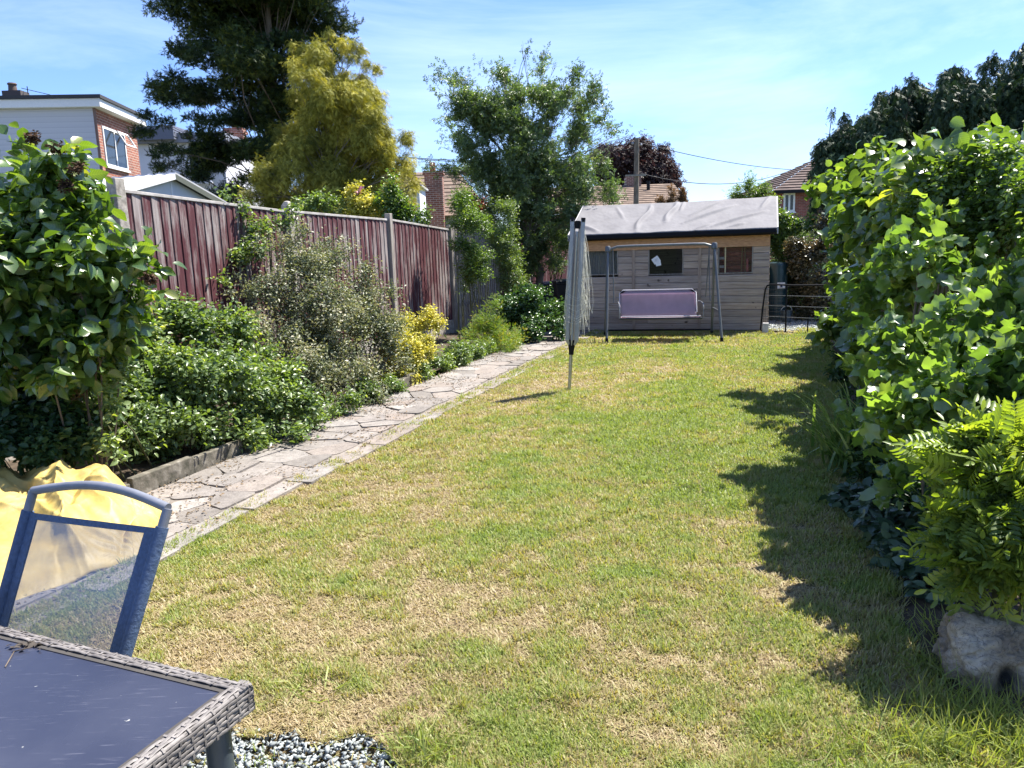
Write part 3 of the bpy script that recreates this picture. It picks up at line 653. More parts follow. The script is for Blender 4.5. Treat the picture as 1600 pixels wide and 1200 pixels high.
    def surf(front):
        V = []; d0 = -ov if front else D+ov
        vv = d0+(D/2-d0)*Q; zz = ez+(ridge-ez)*Q+Hh+.012; sag = -.02*np.sin(np.clip(U/SW, 0, 1)*math.pi)*Q
        P = np.array(SR)[None, None]+np.array(SD)[None, None]*U[..., None]+np.array(SN)[None, None]*vv[..., None]; P[..., 2] = zz+sag
        # a short hem hanging over the eaves
        hem = P[0].copy(); hem[:, 2] -= .022+.008*np.sin(u*9); hem += np.array(SN)*(-.004 if front else .004)
        P = np.concatenate([hem[None], P], 0).reshape(-1, 3); i = np.arange(nv)[:, None]*nu+np.arange(nu-1)[None]; F = np.stack([i, i+1, i+nu+1, i+nu], -1).reshape(-1, 4)
        o = npmesh('roof_sheet', P, F if front else F[:, ::-1], felt, e, smooth=True); sd = o.modifiers.new('t', 'SOLIDIFY'); sd.thickness = .006; sd.offset = -1
    surf(True); surf(False)
    mb = MB()
    for fr in (True, False):
        d0 = -ov if fr else D+ov; mb.prism([SP(-.1, d0, ez-.035), SP(-.1, d0, ez-.012), SP(-.1, D/2, ridge-.012), SP(-.1, D/2, ridge-.035)], SD*(SW+.1))
    mb.build('roof_board', woodg, e)
    mb = MB(); mb.box(SP(-.09, -ov-.012, ez-.10), SD*(SW+.14), SN*.018, (0, 0, .10)); f_ = mb.build('fascia', black, e, .003)
    mb = MB(); n = 12; c0 = SP(-.08, -ov-.045, ez-.055); # half round gutter
    prof = [Vector((0, 0, 0))+SN*(.034*math.cos(math.pi+math.pi*k/8))+Vector((0, 0, .034*math.sin(math.pi+math.pi*k/8))) for k in range(9)]
    mb.prism([c0+q for q in prof]+[c0+q*.85 for q in prof[::-1]], SD*(SW+.12)); mb.build('gutter', black, e)
    pe = simple('pale_edge', (.45, .44, .45), .7)
    for u_ in (-.12, SW+.05):
        mb = MB(); mb.prism([SP(u_, -ov, ez-.09), SP(u_, -ov, ez+.02), SP(u_, D/2, ridge+.02), SP(u_, D+ov, ez+.02), SP(u_, D+ov, ez-.09), SP(u_, D/2, ridge-.09)], SD*.018)
        mb.build('bargeboard', pe, e)
    return wins
WINS = shed()
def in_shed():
    ua, ub, z0, z1 = WINS[2]  # boards, battens and white pieces added in place of a brick house's reflection
    e = empty('reflection_boards', SP((ua+ub)/2, .2, .8), 'red boards and thin battens added in place of the house reflection in the right shed window', 'boards')
    br = mnoise('reflected_brick_red', [(.3, (.26, .07, .055)), (.7, (.46, .18, .13))], 12, (1, 1, 3), .8, .2, var=.4); mb = MB()
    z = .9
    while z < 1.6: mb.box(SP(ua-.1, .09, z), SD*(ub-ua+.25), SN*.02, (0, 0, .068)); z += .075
    mb.build('reflection_board', br, e); mb = MB()
    for u, l in ((ua+.12, .02), (ua+.2, -.03)): mb.tube([SP(u, .06, .7), SP(u+l, .065, 1.62)], .009, 6)
    mb.build('batten', simple('reflected_batten', (.42, .30, .15), .7), e)  # thin battens added in place of the house reflection
    for z in (z0+.1, z0+.24): mb = MB(); mb.box(SP(ub-.10, .06, z), SD*.09, SN*.01, (0, 0, .04)); mb.build('reflected_frame', white, e)
    mb = MB(); mb.lathe(SP(ua+.09, .055, z0+.01), [(.01, 0), (.028, .02), (.03, .1), (.018, .14), (.018, .15), (.026, .17), (.026, .22), (.01, .24)], 12)
    tag(mb.build('reflected_pink_shape', simple('reflected_pink', (.62, .18, .17), .4), None, smooth=True), 'pink bottle shape added in place of part of the reflection in the right shed window', 'bottle')  # made-up shape for the pink part of that reflection
    ua, ub, z0, z1 = WINS[1]; mb = MB(); w_ = ub-ua; cx = ub-.17*w_-.03
    n = empty('paper_notice', SP(cx, 0, z0+.5*(z1-z0)), 'two overlapping white paper notices stuck askew in the middle shed window', 'notice')
    pw = simple('paper', (.86, .86, .84), .8, var=.03)
    def sq(du, dz, a, w, h, v):
        c, s = math.cos(a), math.sin(a); q = [(-w, -h), (w, -h), (w, h), (-w, h)]; return [SP(cx+du-(x*c-y*s), v, (z0+z1)/2+dz+(x*s+y*c)) for x, y in q]
    mb.prism(sq(0, .02, .6, .062, .055, .006), -SN*.0012); mb.build('sheet', pw, n); mb = MB(); mb.prism(sq(-.04, -.04, .2, .045, .04, .0), -SN*.0012); mb.build('sheet', pw, n)
    mb = MB()
    for k in range(3): mb.prism(sq(.0, .035-.018*k, .6, .03, .002, .0042), -SN*.0006)
    mb.build('print', simple('print_grey', (.35, .37, .38), .8), n)
in_shed()
# ============================================================ SWING SEAT
def swing():
    gr = simple('grey_steel', (.11, .12, .125), .4, .2); Yl, Yr = gnd(948, 533), gnd(1128, 536); 
    d = Vector((-.97, .243, 0)); n = Vector((.10, .995, 0)); k_ = Yl.x/Yl.y; W = (k_*Yr.y-Yr.x)/(d.x-k_*d.y)
    P = lambda u, v, z: Yr+d*u+n*v+Vector((0, 0, z))
    dep = .98
    e = empty('swing_seat', P(W/2, dep/2, 0), 'grey steel garden swing seat with lilac sling bench in front of the shed', 'swing seat')
    Ht = 1.45
    def hub(u): return P(u, dep/2, Ht)
    for u, sgn in ((.05, 1), (W-.05, -1)):
        for v in (0, dep):
            f = P(u-.05*sgn, v, .02); mb = MB(); mb.tube([f, f.lerp(hub(u), .5), hub(u)], .021, 10); l = mb.build('leg', gr, e, smooth=True)
            mb = MB(); mb.tube([P(u-.05*sgn, v, 0), f+(hub(u)-f)*.04], .026, 10); mb.build('foot', black, l)
        mb = MB(); a = P(u-.03*sgn, dep*.17, Ht*.33); b = P(u-.03*sgn, dep*.83, Ht*.33); mb.tube([a, b], .012, 8); mb.build('side_brace', gr, e, smooth=True)
        mb = MB(); mb.lathe(hub(u)-Vector((0, 0, .03)), [(.03, 0), (.045, .01), (.045, .08), (.03, .1)], 14); mb.build('joint', gr, e, smooth=True)
    mb = MB(); a, b = hub(.05), hub(W-.05)
    pts = [a+Vector((0, 0, -.04)), a-(a-b)*.03+Vector((0, 0, .02)), a-(a-b)*.09+Vector((0, 0, .05)), a-(a-b)*.2+Vector((0, 0, .055)), a-(a-b)*.8+Vector((0, 0, .055)), a-(a-b)*.91+Vector((0, 0, .05)), a-(a-b)*.97+Vector((0, 0, .02)), b+Vector((0, 0, -.04))]
    mb.tube(pts, .022, 10); mb.build('top_bar', gr, e, smooth=True)
    mb = MB(); mb.tube([P(0.02, dep, .10), P(W-.02, dep, .10)], .014, 8); mb.build('rear_bar', black, e, smooth=True)
    for u in (.13, W-.13):
        mb = MB(); h = P(u, dep/2, Ht+.02); mb.tube([h, P(u, dep/2-.02, Ht-.35), P(u, dep/2-.16, .62)], .009, 6); mb.tube([P(u, dep/2, Ht-.1), P(u+(.02 if u < 1 else -.02), dep/2+.18, .66)], .009, 6); mb.build('hanger', gr, e, smooth=True)
    # bench: sling of lilac fabric over a tube frame
    lil, T, p, o = newmat('lilac_sling'); v = mapped(T, (1, 1, 1)); c = ramp(T, [(.3, (.44, .375, .415)), (.7, (.51, .44, .48))], noise(T, v, 9, 5)); T.links.new(c, p.inputs['Base Color']); p.inputs['Roughness'].default_value = .8
    tr = nd(T, 'ShaderNodeBsdfTranslucent'); T.links.new(mixc(T, c, (1.5, 1.35, 1.5), 1., 'MULTIPLY'), tr.inputs[0]); mx = nd(T, 'ShaderNodeMixShader'); mx.inputs[0].default_value = .55
    T.links.new(p.outputs[0], mx.inputs[1]); T.links.new(tr.outputs[0], mx.inputs[2]); T.links.new(mx.outputs[0], o.inputs[0])
    b0, b1 = .30, W-.25
    prof = [(-.02, .40), (.06, .405), (.2, .375), (.34, .355), (.44, .37), (.50, .44), (.56, .56), (.61, .70), (.63, .77)]; nn = 40
    V = []; F = []
    for i in range(nn+1):
        u = b0+(b1-b0)*i/nn
        for (q, z) in prof: V.append(P(u, q+.14, z-.012*math.sin(math.pi*i/nn)*(1 if z < .5 else 0)+.0))
    k = len(prof)
    F = [(i*k+j, i*k+j+1, (i+1)*k+j+1, (i+1)*k+j) for i in range(nn) for j in range(k-1)]
    mb = MB(); mb.add(V, F, .5); sl_ = mb.build('sling', lil, e, smooth=True); sd = sl_.modifiers.new('t', 'SOLIDIFY'); sd.thickness = .004
    mb = MB(); pipe = simple('pale_piping', (.42, .40, .46), .6)
    mb.tube([P(b0, .12, .41), P(b1, .12, .41)], .009, 8); mb.build('front_piping', pipe, e, smooth=True)
    mb = MB(); mb.tube([P(b0-.02, .12, .375), P(b1+.02, .12, .375)], .017, 8); mb.tube([P(b0-.02, .60, .33), P(b1+.02, .60, .33)], .015, 8); mb.build('seat_frame', simple('dark_tube', (.04, .04, .045), .4), e, smooth=True)
    mb = MB(); c_ = [P(b0-.01, .64, .42), P(b0-.01, .755, .735), P(b0+.05, .775, .785), P(b1-.05, .775, .785), P(b1+.01, .755, .735), P(b1+.01, .64, .42)]; mb.tube(c_, .010, 8); mb.build('back_frame', simple('pale_tube', (.45, .44, .48), .4), e, smooth=True)
    for u in (b0+.05, b1-.05): mb = MB(); mb.prism([P(u-.05, .765, .775), P(u+.05, .765, .775), P(u+(.05 if u > 1 else -.05), .755, .725)], -n*.004); mb.build('corner_patch', black, e)
    for u in (b0-.04, b1+.04):
        mb = MB(); mb.tube([P(u, .13, .38), P(u, .12, .55), P(u, .16, .60), P(u, .5, .61), P(u, .68, .60)], .010, 8); mb.build('armrest', simple('arm_grey', (.18, .19, .2), .4), e, smooth=True)
swing()
# ============================================================ ROTARY DRYER
def dryer():
    b = gnd(889.5, 611); top = at(903, 342, b.y+.02); ax = (top-b); H = ax.length; ax.normalize()
    sx = Vector((1, 0, 0)); sx = (sx-ax*ax.dot(sx)).normalized(); sy = ax.cross(sx)
    P = lambda z, x=0, y=0: b+ax*z+sx*x+sy*y
    e = empty('rotary_dryer', b, 'folded grey rotary clothes dryer with hanging lines standing on the lawn', 'clothes dryer')
    al = simple('aluminium', (.33, .34, .36), .38, .25, var=.1)
    mb = MB(); mb.tube([P(-.05), P(H*.93)], .019, 14); mb.build('pole', simple('pole_steel', (.42, .42, .42), .3, .8), e, smooth=True)
    mb = MB(); mb.tube([P(.40), P(.44), P(.50), P(.56)], [.026, .028, .038, .03], 14); mb.build('collar', black, e, smooth=True)
    for k, (x, y, w) in enumerate(((-.052, -.02, .02), (.047, -.03, .021), (-.03, .05, .018), (.03, .05, .018), (-.006, -.055, .009))):
        mb = MB(); z0, z1 = .50, H*(1. if k < 2 else .98 if k < 4 else .93); a = P(z0, x*.55, y*.6); c = P(z0+.06, x, y); d = P(z1-.01, x*1.15, y); X = sx*w; Yv = sy*w*.75
        pts = lambda q, f=1: [q-X*f-Yv*f, q+X*f-Yv*f, q+X*f+Yv*f, q-X*f+Yv*f]
        vs = pts(a, .5)+pts(c)+pts(d); fs = [(3, 2, 1, 0), (8, 9, 10, 11)]+[(j*4+i, j*4+(i+1) % 4, j*4+4+(i+1) % 4, j*4+4+i) for j in (0, 1) for i in range(4)]
        mb.add(vs, fs); arm = mb.build('arm', al, e, .004)
        if k < 4: mb = MB(); mb.tube([P(z1-.03, x*1.15, y), P(z1+.012, x*1.15, y)], w*1.12, 10); mb.build('end_cap', black, arm, smooth=True)
    mb = MB(); mb.tube([P(H-.10), P(H-.02)], .03, 12); mb.build('hub', black, e, smooth=True)
    mb = MB(); mb.tube([P(.62, -.02, -.06), P(1.2, -.012, -.065), P(H*.9, -.01, -.06)], .006, 6); mb.build('cord', simple('yellow_cord', (.5, .46, .34), .7), e)
    ln = simple('line_cord', (.62, .61, .52), .6, var=.1); r = random.Random(8); mb = MB()
    for k in range(32):
        side = 1 if r.random() < .72 else -1; x0 = side*r.uniform(.04, .07); y0 = r.uniform(-.09, .06); zt = r.uniform(1.45, H-.02); zb = r.uniform(.62, 1.15); o = side*r.uniform(.0, .13 if side > 0 else .07); x1 = side*r.uniform(.02, .07)
        y1 = y0+r.uniform(-.03, .03); pts = []
        for i in range(15):
            f = i/14; 
            if f < .5: q = f/.5; z = zt+(zb-zt)*(q**1.1); x = x0+o*math.sin(q*1.57)
            else: q = (f-.5)/.5; z = zb+(zt-.15*r.random()*0-.3*r.uniform(.9, 1.1)-zb)*(q**.9)*.7; x = x0+o-(o+x0-x1)*q
            pts.append(P(z+ (-.02*math.sin(f*math.pi)), x+.004*math.sin(i*1.7+k), y0+(y1-y0)*f-.02*math.sin(f*3)))
        mb.tube(pts, .0017, 4, False)
    for k in range(9):   # lines wrapped round the arms
        z = r.uniform(.7, 1.1); x = [-.08, -.04, 0, .045, .09]; dz = r.uniform(-.05, .02); mb.tube([P(z, -.085, -.03), P(z-.02+dz/2, -.03, -.075), P(z-.03+dz, .03, -.08), P(z+dz, .085, -.03)], .0017, 4, False)
    mb.build('washing_line', ln, e)
dryer()
# ============================================================ BY THE SHED: barrier, butt, bins
def right_corner():
    g0, g1 = gnd(1188, 519), gnd(1292, 524); d = (g1-g0); L = d.length; d.normalize(); P = lambda u, z: g0+d*u+Vector((0, 0, z))
    e = empty('metal_barrier', P(L/2, 0), 'low black metal tube barrier beside the right end of the shed', 'barrier')
    top = .80; mb = MB(); mb.tube([P(0, 0), P(.03, .4), P(.07, top-.08), P(.10, top-.02), P(.16, top), P(L*.5, top-.012), P(L+.3, top)], .014, 8); mb.build('top_rail', black, e, smooth=True)
    us = [.45*L*.9, L*.72]
    mb = MB(); mb.tube([P(L*.39, 0), P(L*.39, top)], .014, 8); mb.build('post', black, e, smooth=True)
    mb = MB(); mb.tube([P(L*.72, 0), P(L*.72, .26)], .012, 8); mb.build('post', black, e, smooth=True)
    for z in (.62, .45, .27): mb = MB(); mb.tube([P(.06, z+.0), P(L+.3, z-.01)], .005, 6); mb.build('wire_rail', simple('grey_wire', (.12, .13, .14), .4, .5), e)
    mb = MB()
    for k in range(9): mb.tube([P(.04+.03*k*L/.9, .02), P(.06+.03*k*L/.9, .78)], .0018, 4)
    for k in range(12): mb.tube([P(.03, .05+.06*k), P(.34*L, .05+.06*k)], .0018, 4)
    mb.build('mesh', simple('mesh_wire', (.05, .05, .05), .5, .5), e)
    mb = MB(); mb.tube([P(.02, .03), P(L+.3, .0)], .012, 6); mb.build('bottom_rail', black, e, smooth=True)
    # wooden block with a pale face
    mb = MB(); q = gnd(1190.5, 521); mb.box(q, (.09, -.03, 0), (.03, .09, 0), (0.01, 0, .17)); tag(mb.build('timber_block', simple('pale_block', (.55, .53, .52), .8, var=.2), None, .004), 'small pale timber block at the foot of the barrier and shed corner', 'block')
    q = gnd(1232, 499); mb = MB(); mb.box(q, (.17, -.04, 0), (.04, .1, 0), (0, 0, .085)); tag(mb.build('concrete_block', conc, None, .006), 'grey concrete block lying on the chippings behind the barrier', 'block')
    # water butt
    bt = simple('butt_green', (.012, .04, .05), .35, var=.1); c = gnd(1213, 503); c = at(1213, 500, 14.6); c.z = .02
    w = empty('water_butt', c, 'tall dark green water butt standing against the right shed wall', 'water butt'); h = at(1213, 411, c.y).z
    mb = MB(); R = .185; pr = [(R*.86, 0)]; 
    for k in range(7): z = h*.94*k/6; pr += [(R*(.9+.1*math.sin(k/6*3.1)), z+.004), (R*(.9+.1*math.sin(k/6*3.1))*1.0, z+.05)]
    mb.lathe(c, [(R*.86, 0), (R*.93, .25*h), (R, .5*h), (R, .52*h), (R*1.03, .525*h), (R*1.03, .545*h), (R, .55*h), (R*.98, .8*h), (R*.93, .93*h)], 28); mb.build('barrel', bt, w, smooth=True)
    mb = MB(); mb.lathe(c, [(R*.98, .93*h), (R*.98, .965*h), (R*.9, .985*h), (R*.3, h)], 28); mb.build('lid', bt, w, smooth=True)
    a = at(1221, 446, c.y-.21); mb = MB(); mb.box(a+Vector((-.075, 0, -.055)), (.15, .02, 0), (0, .003, 0), (0, 0, .11)); l = mb.build('label', white, w)
    mb = MB(); mb.box(a+Vector((-.02, -.004, -.035)), (.04, .005, 0), (0, .003, 0), (0, 0, .06)); mb.box(a+Vector((-.06, -.004, .02)), (.03, .004, 0), (0, .003, 0), (0, 0, .012)); mb.build('print', simple('label_print', (.03, .04, .12), .6), l)
    # bucket
    c = at(1228.5, 497, 14.1); c.z = .02; b = empty('bucket', c, 'small dark bucket with upright handle in front of the water butt', 'bucket'); bk = simple('bucket_plastic', (.05, .07, .08), .4)
    mb = MB(); mb.lathe(c, [(.075, 0), (.095, .2), (.102, .205), (.102, .22), (.09, .22), (.07, .02)], 20); mb.build('pail', bk, b, smooth=True)
    mb = MB(); mb.tube([c+Vector((.1*math.cos(a_), -.02*math.sin(a_), .21+.09*math.sin(a_))) for a_ in [math.pi*k/10 for k in range(11)]], .006, 6); mb.build('handle', simple('pale_handle', (.4, .42, .43), .4), b, smooth=True)
    # wheelie bin left of the shed
    def wheelie(c, ang, label, col, h, wd):
        e = empty('wheelie_bin', c, label, 'bin'); ca, sa = math.cos(ang), math.sin(ang); X = Vector((ca, sa, 0)); Yv = Vector((-sa, ca, 0)); m_ = simple('bin_plastic', col, .4); 
        q = lambda f, z: [c+X*(a*wd*f)+Yv*(b_*wd*1.15*f)+Vector((0, 0, z)) for a, b_ in ((-.5, -.5), (.5, -.5), (.5, .5), (-.5, .5))]
        vs = q(.78, .02)+q(.98, h*.9)+q(1.04, h*.9)+q(1.04, h*.93); fs = [(3, 2, 1, 0), (12, 13, 14, 15)]+[(j*4+i, j*4+(i+1) % 4, j*4+4+(i+1) % 4, j*4+4+i) for j in (0, 1, 2) for i in range(4)]
        mb = MB(); mb.add(vs, fs); mb.build('body', m_, e, .01)
        mb = MB(); vs = q(1.07, h*.935)+q(1.07, h*.96)+q(.7, h); fs = [(3, 2, 1, 0), (8, 9, 10, 11)]+[(j*4+i, j*4+(i+1) % 4, j*4+4+(i+1) % 4, j*4+4+i) for j in (0, 1) for i in range(4)]; mb.add(vs, fs); mb.build('lid', m_, e, .01)
        for s in (-.45, .45): mb = MB(); p_ = c+X*wd*s+Yv*wd*.5+Vector((0, 0, .09)); mb.tube([p_-X*.03, p_+X*.03], .09, 16); mb.build('wheel', black, e, smooth=True)
        mb = MB(); mb.tube([c-X*wd*.4+Yv*wd*.66+Vector((0, 0, h*.92)), c+X*wd*.4+Yv*wd*.66+Vector((0, 0, h*.92))], .014, 8); mb.build('handle', m_, e, smooth=True)
    c = at(861, 480, 16.4); c.z = .0; wheelie(c, .35, 'dark blue wheelie bin with pale dusty lid beside the far fence', (.018, .025, .05), at(861, 440, 16.4).z, .5)
    c = at(884, 470, 15.5); c.z = .0; wheelie(c, .1, 'black wheelie bin hidden behind the clothes dryer against the shed', (.02, .022, .025), at(884, 436, 15.5).z, .45)
right_corner()
# ============================================================ TABLE, CHAIR, TARPAULIN
def table():
    z = .72; c = gnd(396, 1066, z); a = gnd(-8, 972, z); bq = gnd(225, 1195, z); X = (a-c); X.z = 0; X.normalize(); Y = Vector((-X.y, X.x, 0))
    if (bq-c).dot(Y) < 0: Y = -Y          # X goes left along the far edge, Y towards the camera
    LX, LY = 1.5, .86; P = lambda x, y, h=0: c+X*x+Y*y+Vector((0, 0, h))
    e = empty('garden_table', P(LX/2, LY/2, -z), 'wicker edged garden table with dark glass top in the near left corner', 'table')
    m, T, p, o = newmat('table_glass'); v = mapped(T, (1, 1, 1)); n = noise(T, v, 3, 5); sp = noise(T, v, 55, 2, .5); sc_ = noise(T, mapped(T, (3, 40, 1), rot=(0, 0, .8)), 5, 4)
    c_ = mixc(T, ramp(T, [(.3, (.024, .027, .045)), (.7, (.040, .044, .066))], n), (.55, .55, .5), ramp(T, [(.76, (0, 0, 0)), (.80, (.6, .6, .6))], sp)); c_ = mixc(T, c_, (.2, .2, .24), ramp(T, [(.6, (0, 0, 0)), (.9, (.5, .5, .5))], sc_))
    T.links.new(c_, p.inputs['Base Color']); T.links.new(ramp(T, [(.3, (.22, .22, .22)), (.7, (.34, .34, .34))], n), p.inputs['Roughness']); p.inputs['Specular IOR Level'].default_value = .5
    mb = MB(); w = .040; mb.box(P(w-.01, w-.01, -.014), X*(LX-2*w), Y*(LY-2*w), (0, 0, .008)); mb.build('glass_top', m, e)
    wk = mnoise('grey_wicker', [(.3, (.095, .085, .08)), (.7, (.24, .22, .205))], 30, (1, 1, 1), .6, .4, .003, var=.35, spec=.4)
    core = simple('wicker_core', (.05, .045, .04), .9); mb = MB()
    for o_, A, Bv in ((P(.006, .006), X*(LX-.012), Y*.040), (P(.006, .046), X*.040, Y*(LY-.058)), (P(LX-.046, .046), X*.034, Y*(LY-.058)), (P(.046, LY-.046), X*(LX-.10), Y*.034)): mb.box(o_+Vector((0, 0, -.060)), A, Bv, (0, 0, .056))
    mb.build('rim_core', core, e)
    # woven strands follow the rim's cross-section
    prof = []   # (inward, height, normal in, normal up, tangent in, tangent up) round the outside of the rim
    nside, ntop = 6, 3
    for k in range(nside): prof.append((.003, -.056+.0088*k, -1, 0, 0, 1))
    prof.append((.0065, -.0045, -.7, .7, .7, .7))
    for k in range(ntop): prof.append((.014+.0085*k, -.001, 0, 1, 1, 0))
    def rim(org, U, V, L, nm='wicker_rim'):
        mb = MB(); r = random.Random(2); st = .03; Zv = Vector((0, 0, 1)); n = int(L/(st/6))
        for k, (q, h, na, nb_, ta, tb) in enumerate(prof):
            N = V*na+Zv*nb_; Tn = V*ta+Zv*tb; vs = []; fs = []; col = r.random()
            for i in range(n+1):
                x = L*i/n; w_ = math.sin(x/st*math.pi+(k % 2)*math.pi); c_ = org+U*x+V*q+Zv*h+N*(.0010*max(-.8, min(.8, w_*1.6))+.0006*math.sin(x*31+k*2)); g = .0040
                vs += [c_-Tn*g, c_-Tn*g*.6+N*.0012, c_+N*.0015, c_+Tn*g*.6+N*.0012, c_+Tn*g]
            for i in range(n): fs += [(i*5+a, i*5+a+1, i*5+a+6, i*5+a+5) for a in range(4)]
            mb.add(vs, fs, col)
            b0_ = len(mb.r)-len(fs)
            for i in range(n):       # every strand shows lighter and darker lengths
                cc = .55+.3*math.sin(k*5.3+int((i/6+k % 2)/2)*2.7); mb.r[b0_+4*i:b0_+4*i+4] = [cc]*4
        x = st/2; m_ = 0
        while x < L:                  # stakes crossing under and over the strands
            for k, (q, h, na, nb_, ta, tb) in enumerate(prof):
                if (m_+k) % 2 == 0: continue
                N = V*na+Zv*nb_; Tn = V*ta+Zv*tb; c_ = org+U*(x+.003*math.sin(m_*3+k))+V*q+Zv*h+N*.0016
                mb.box(c_-Tn*.0048-U*.0024, U*.0048, Tn*.0096, N*.0010, r.random())
            x += st; m_ += 1
        mb.build(nm, wk, e)
    rim(P(0, 0), X, Y, LX); rim(P(0, 0), Y, X, LY); rim(P(LX, 0), Y, -X, LY); rim(P(0, LY), X, -Y, LX)
    leg = simple('table_leg', (.06, .075, .09), .35, .2)
    for x, y in ((.05, .06), (LX-.06, .06), (.05, LY-.06), (LX-.06, LY-.06)):
        mb = MB(); mb.tube([P(x, y, -z), P(x, y, -.06)], .026, 20); mb.build('leg', leg, e, smooth=True)
    # stray sprig lying on the glass
    q = gnd(45, 1012, z); t = empty('dead_sprig', q, 'withered brown sprig lying on the dark glass tabletop', 'sprig'); mb = MB(); mb.tube([gnd(8, 1042, z-.004), gnd(22, 1018, z-.003), q], .0012, 5); mb.build('stalk', bark, t)
    k = 26; ce = np.array(gnd(50, 1007, z-.003)); Pp = ce+rs.randn(k, 3)*[.022, .012, .0]+[0, 0, .002]; V, F, nf = scatter(Pp, rs.randn(k, 3)*[1, 1, .1], rs.randn(k, 3)*.2+[0, 0, 1], .012+.01*rs.rand(k), T_oval); npmesh('leaf', V, F, simple('withered', (.05, .04, .03), .8), t)
table()
def chair():
    # top corners of the back and where its sides vanish behind the table
    tl, tr = at(52, 768, 2.12), at(262, 795, 1.92)
    bl, br = at(-12, 1000, 2.02), at(196, 1022, 1.80)
    e = empty('garden_chair', (gnd((20), 1100).x, 1.95, 0), 'blue garden chair with see through mesh back standing behind the table', 'chair')
    fr = simple('grey_blue_frame', (.17, .18, .21), .45, .1); nv = simple('navy_fabric', (.06, .095, .165), .7, var=.25, sc=90, bump=.3); 
    up = ((tl-bl)+(tr-br)).normalized(); rt = (tr-tl).normalized(); nrm = rt.cross(up).normalized()
    mb = MB(); c = [bl-(tl-bl)*.1, bl.lerp(tl, .5), tl.lerp(bl, .02)]
    arc = [tl.lerp(tr, f)+up*(.002+.036*math.sin(math.pi*f)) for f in [i/12 for i in range(13)]]
    mb.tube([bl-(tl-bl)*.25, bl, bl.lerp(tl, .8), tl], .0125, 12); mb.build('side_tube', fr, e, smooth=True); mb = MB(); mb.tube([br-(tr-br)*.25, br, br.lerp(tr, .8), tr], .0125, 12); mb.build('side_tube', fr, e, smooth=True)
    mb = MB(); mb.tube(arc, .0125, 12); mb.build('top_tube', fr, e, smooth=True)
    # sleeves round the sides
    z0 = .82
    for a, b in ((bl, tl), (br, tr)):
        mb = MB(); mb.tube([a-(b-a)*.1, a.lerp(b, .4), a.lerp(b, z0+.05)], .0165, 12, flat=1.); mb.build('fabric_sleeve', nv, e, smooth=True)
    # mesh panel
    m, T, p, o = newmat('blue_mesh'); v = mapped(T, (1, 1, 1)); p.inputs['Base Color'].default_value = (.27, .32, .42, 1); p.inputs['Roughness'].default_value = .6
    wv = nd(T, 'ShaderNodeTexWave'); wv.inputs['Scale'].default_value = 160; T.links.new(v, wv.inputs['Vector'])
    t_ = nd(T, 'ShaderNodeBsdfTransparent'); mx = nd(T, 'ShaderNodeMixShader'); T.links.new(ramp(T, [(.3, (.60, .60, .60)), (.7, (.70, .70, .70))], noise(T, v, 8, 3)), mx.inputs[0])
    T.links.new(t_.outputs[0], mx.inputs[1]); T.links.new(p.outputs[0], mx.inputs[2]); T.links.new(mx.outputs[0], o.inputs[0])
    TL, TR = bl.lerp(tl, z0+.04), br.lerp(tr, z0+.04); BL, BR = bl-(tl-bl)*.1, br-(tr-br)*.1; n = 16
    def pan(u, v): return BL.lerp(TL, v).lerp(BR.lerp(TR, v), u)-nrm*(-.012*math.sin(math.pi*u))
    mb = MB(); V = [pan(i/n, j/n) for j in range(n+1) for i in range(n+1)]; F = [(j*(n+1)+i, j*(n+1)+i+1, (j+1)*(n+1)+i+1, (j+1)*(n+1)+i) for j in range(n) for i in range(n)]; mb.add(V, F); mb.build('mesh_panel', m, e, smooth=True)
    mb = MB()
    def strip(pts, w, off):
        L = []; 
        for a, b in pts: L += [a, b]
        vs = [q+nrm*off for q in L]; mb.add(vs, [(2*i, 2*i+1, 2*i+3, 2*i+2) for i in range(len(pts)-1)])
    for off in (.002, -.002):
        strip([(pan(i/n, 1.), pan(i/n, .955)) for i in range(n+1)], 0, off); strip([(pan(0, j/n), pan(.10, j/n)) for j in range(n+1)], 0, off); strip([(pan(.90, j/n), pan(1, j/n)) for j in range(n+1)], 0, off)
    mb.build('hem', nv, e)
    # seat, legs and arms (mostly behind the table)
    fw = -nrm if nrm.y > 0 else nrm; fw = Vector((fw.x, fw.y, 0)).normalized(); s0, s1 = Vector((bl.x, bl.y, .44)), Vector((br.x, br.y, .44))
    mb = MB(); mb.add([s0, s1, s1+fw*.42, s0+fw*.42], [(0, 1, 2, 3)]); o_ = mb.build('seat', nv, e); sd = o_.modifiers.new('t', 'SOLIDIFY'); sd.thickness = .012
    for q in (s0, s1):
        mb = MB(); mb.tube([q-fw*.08-Vector((0, 0, .44)), q, q+fw*.0+Vector((0, 0, .04))], .014, 10); mb.build('leg', fr, e, smooth=True)
        mb = MB(); mb.tube([q+fw*.44-Vector((0, 0, .44)), q+fw*.42, q], .014, 10); mb.build('leg', fr, e, smooth=True)
chair()
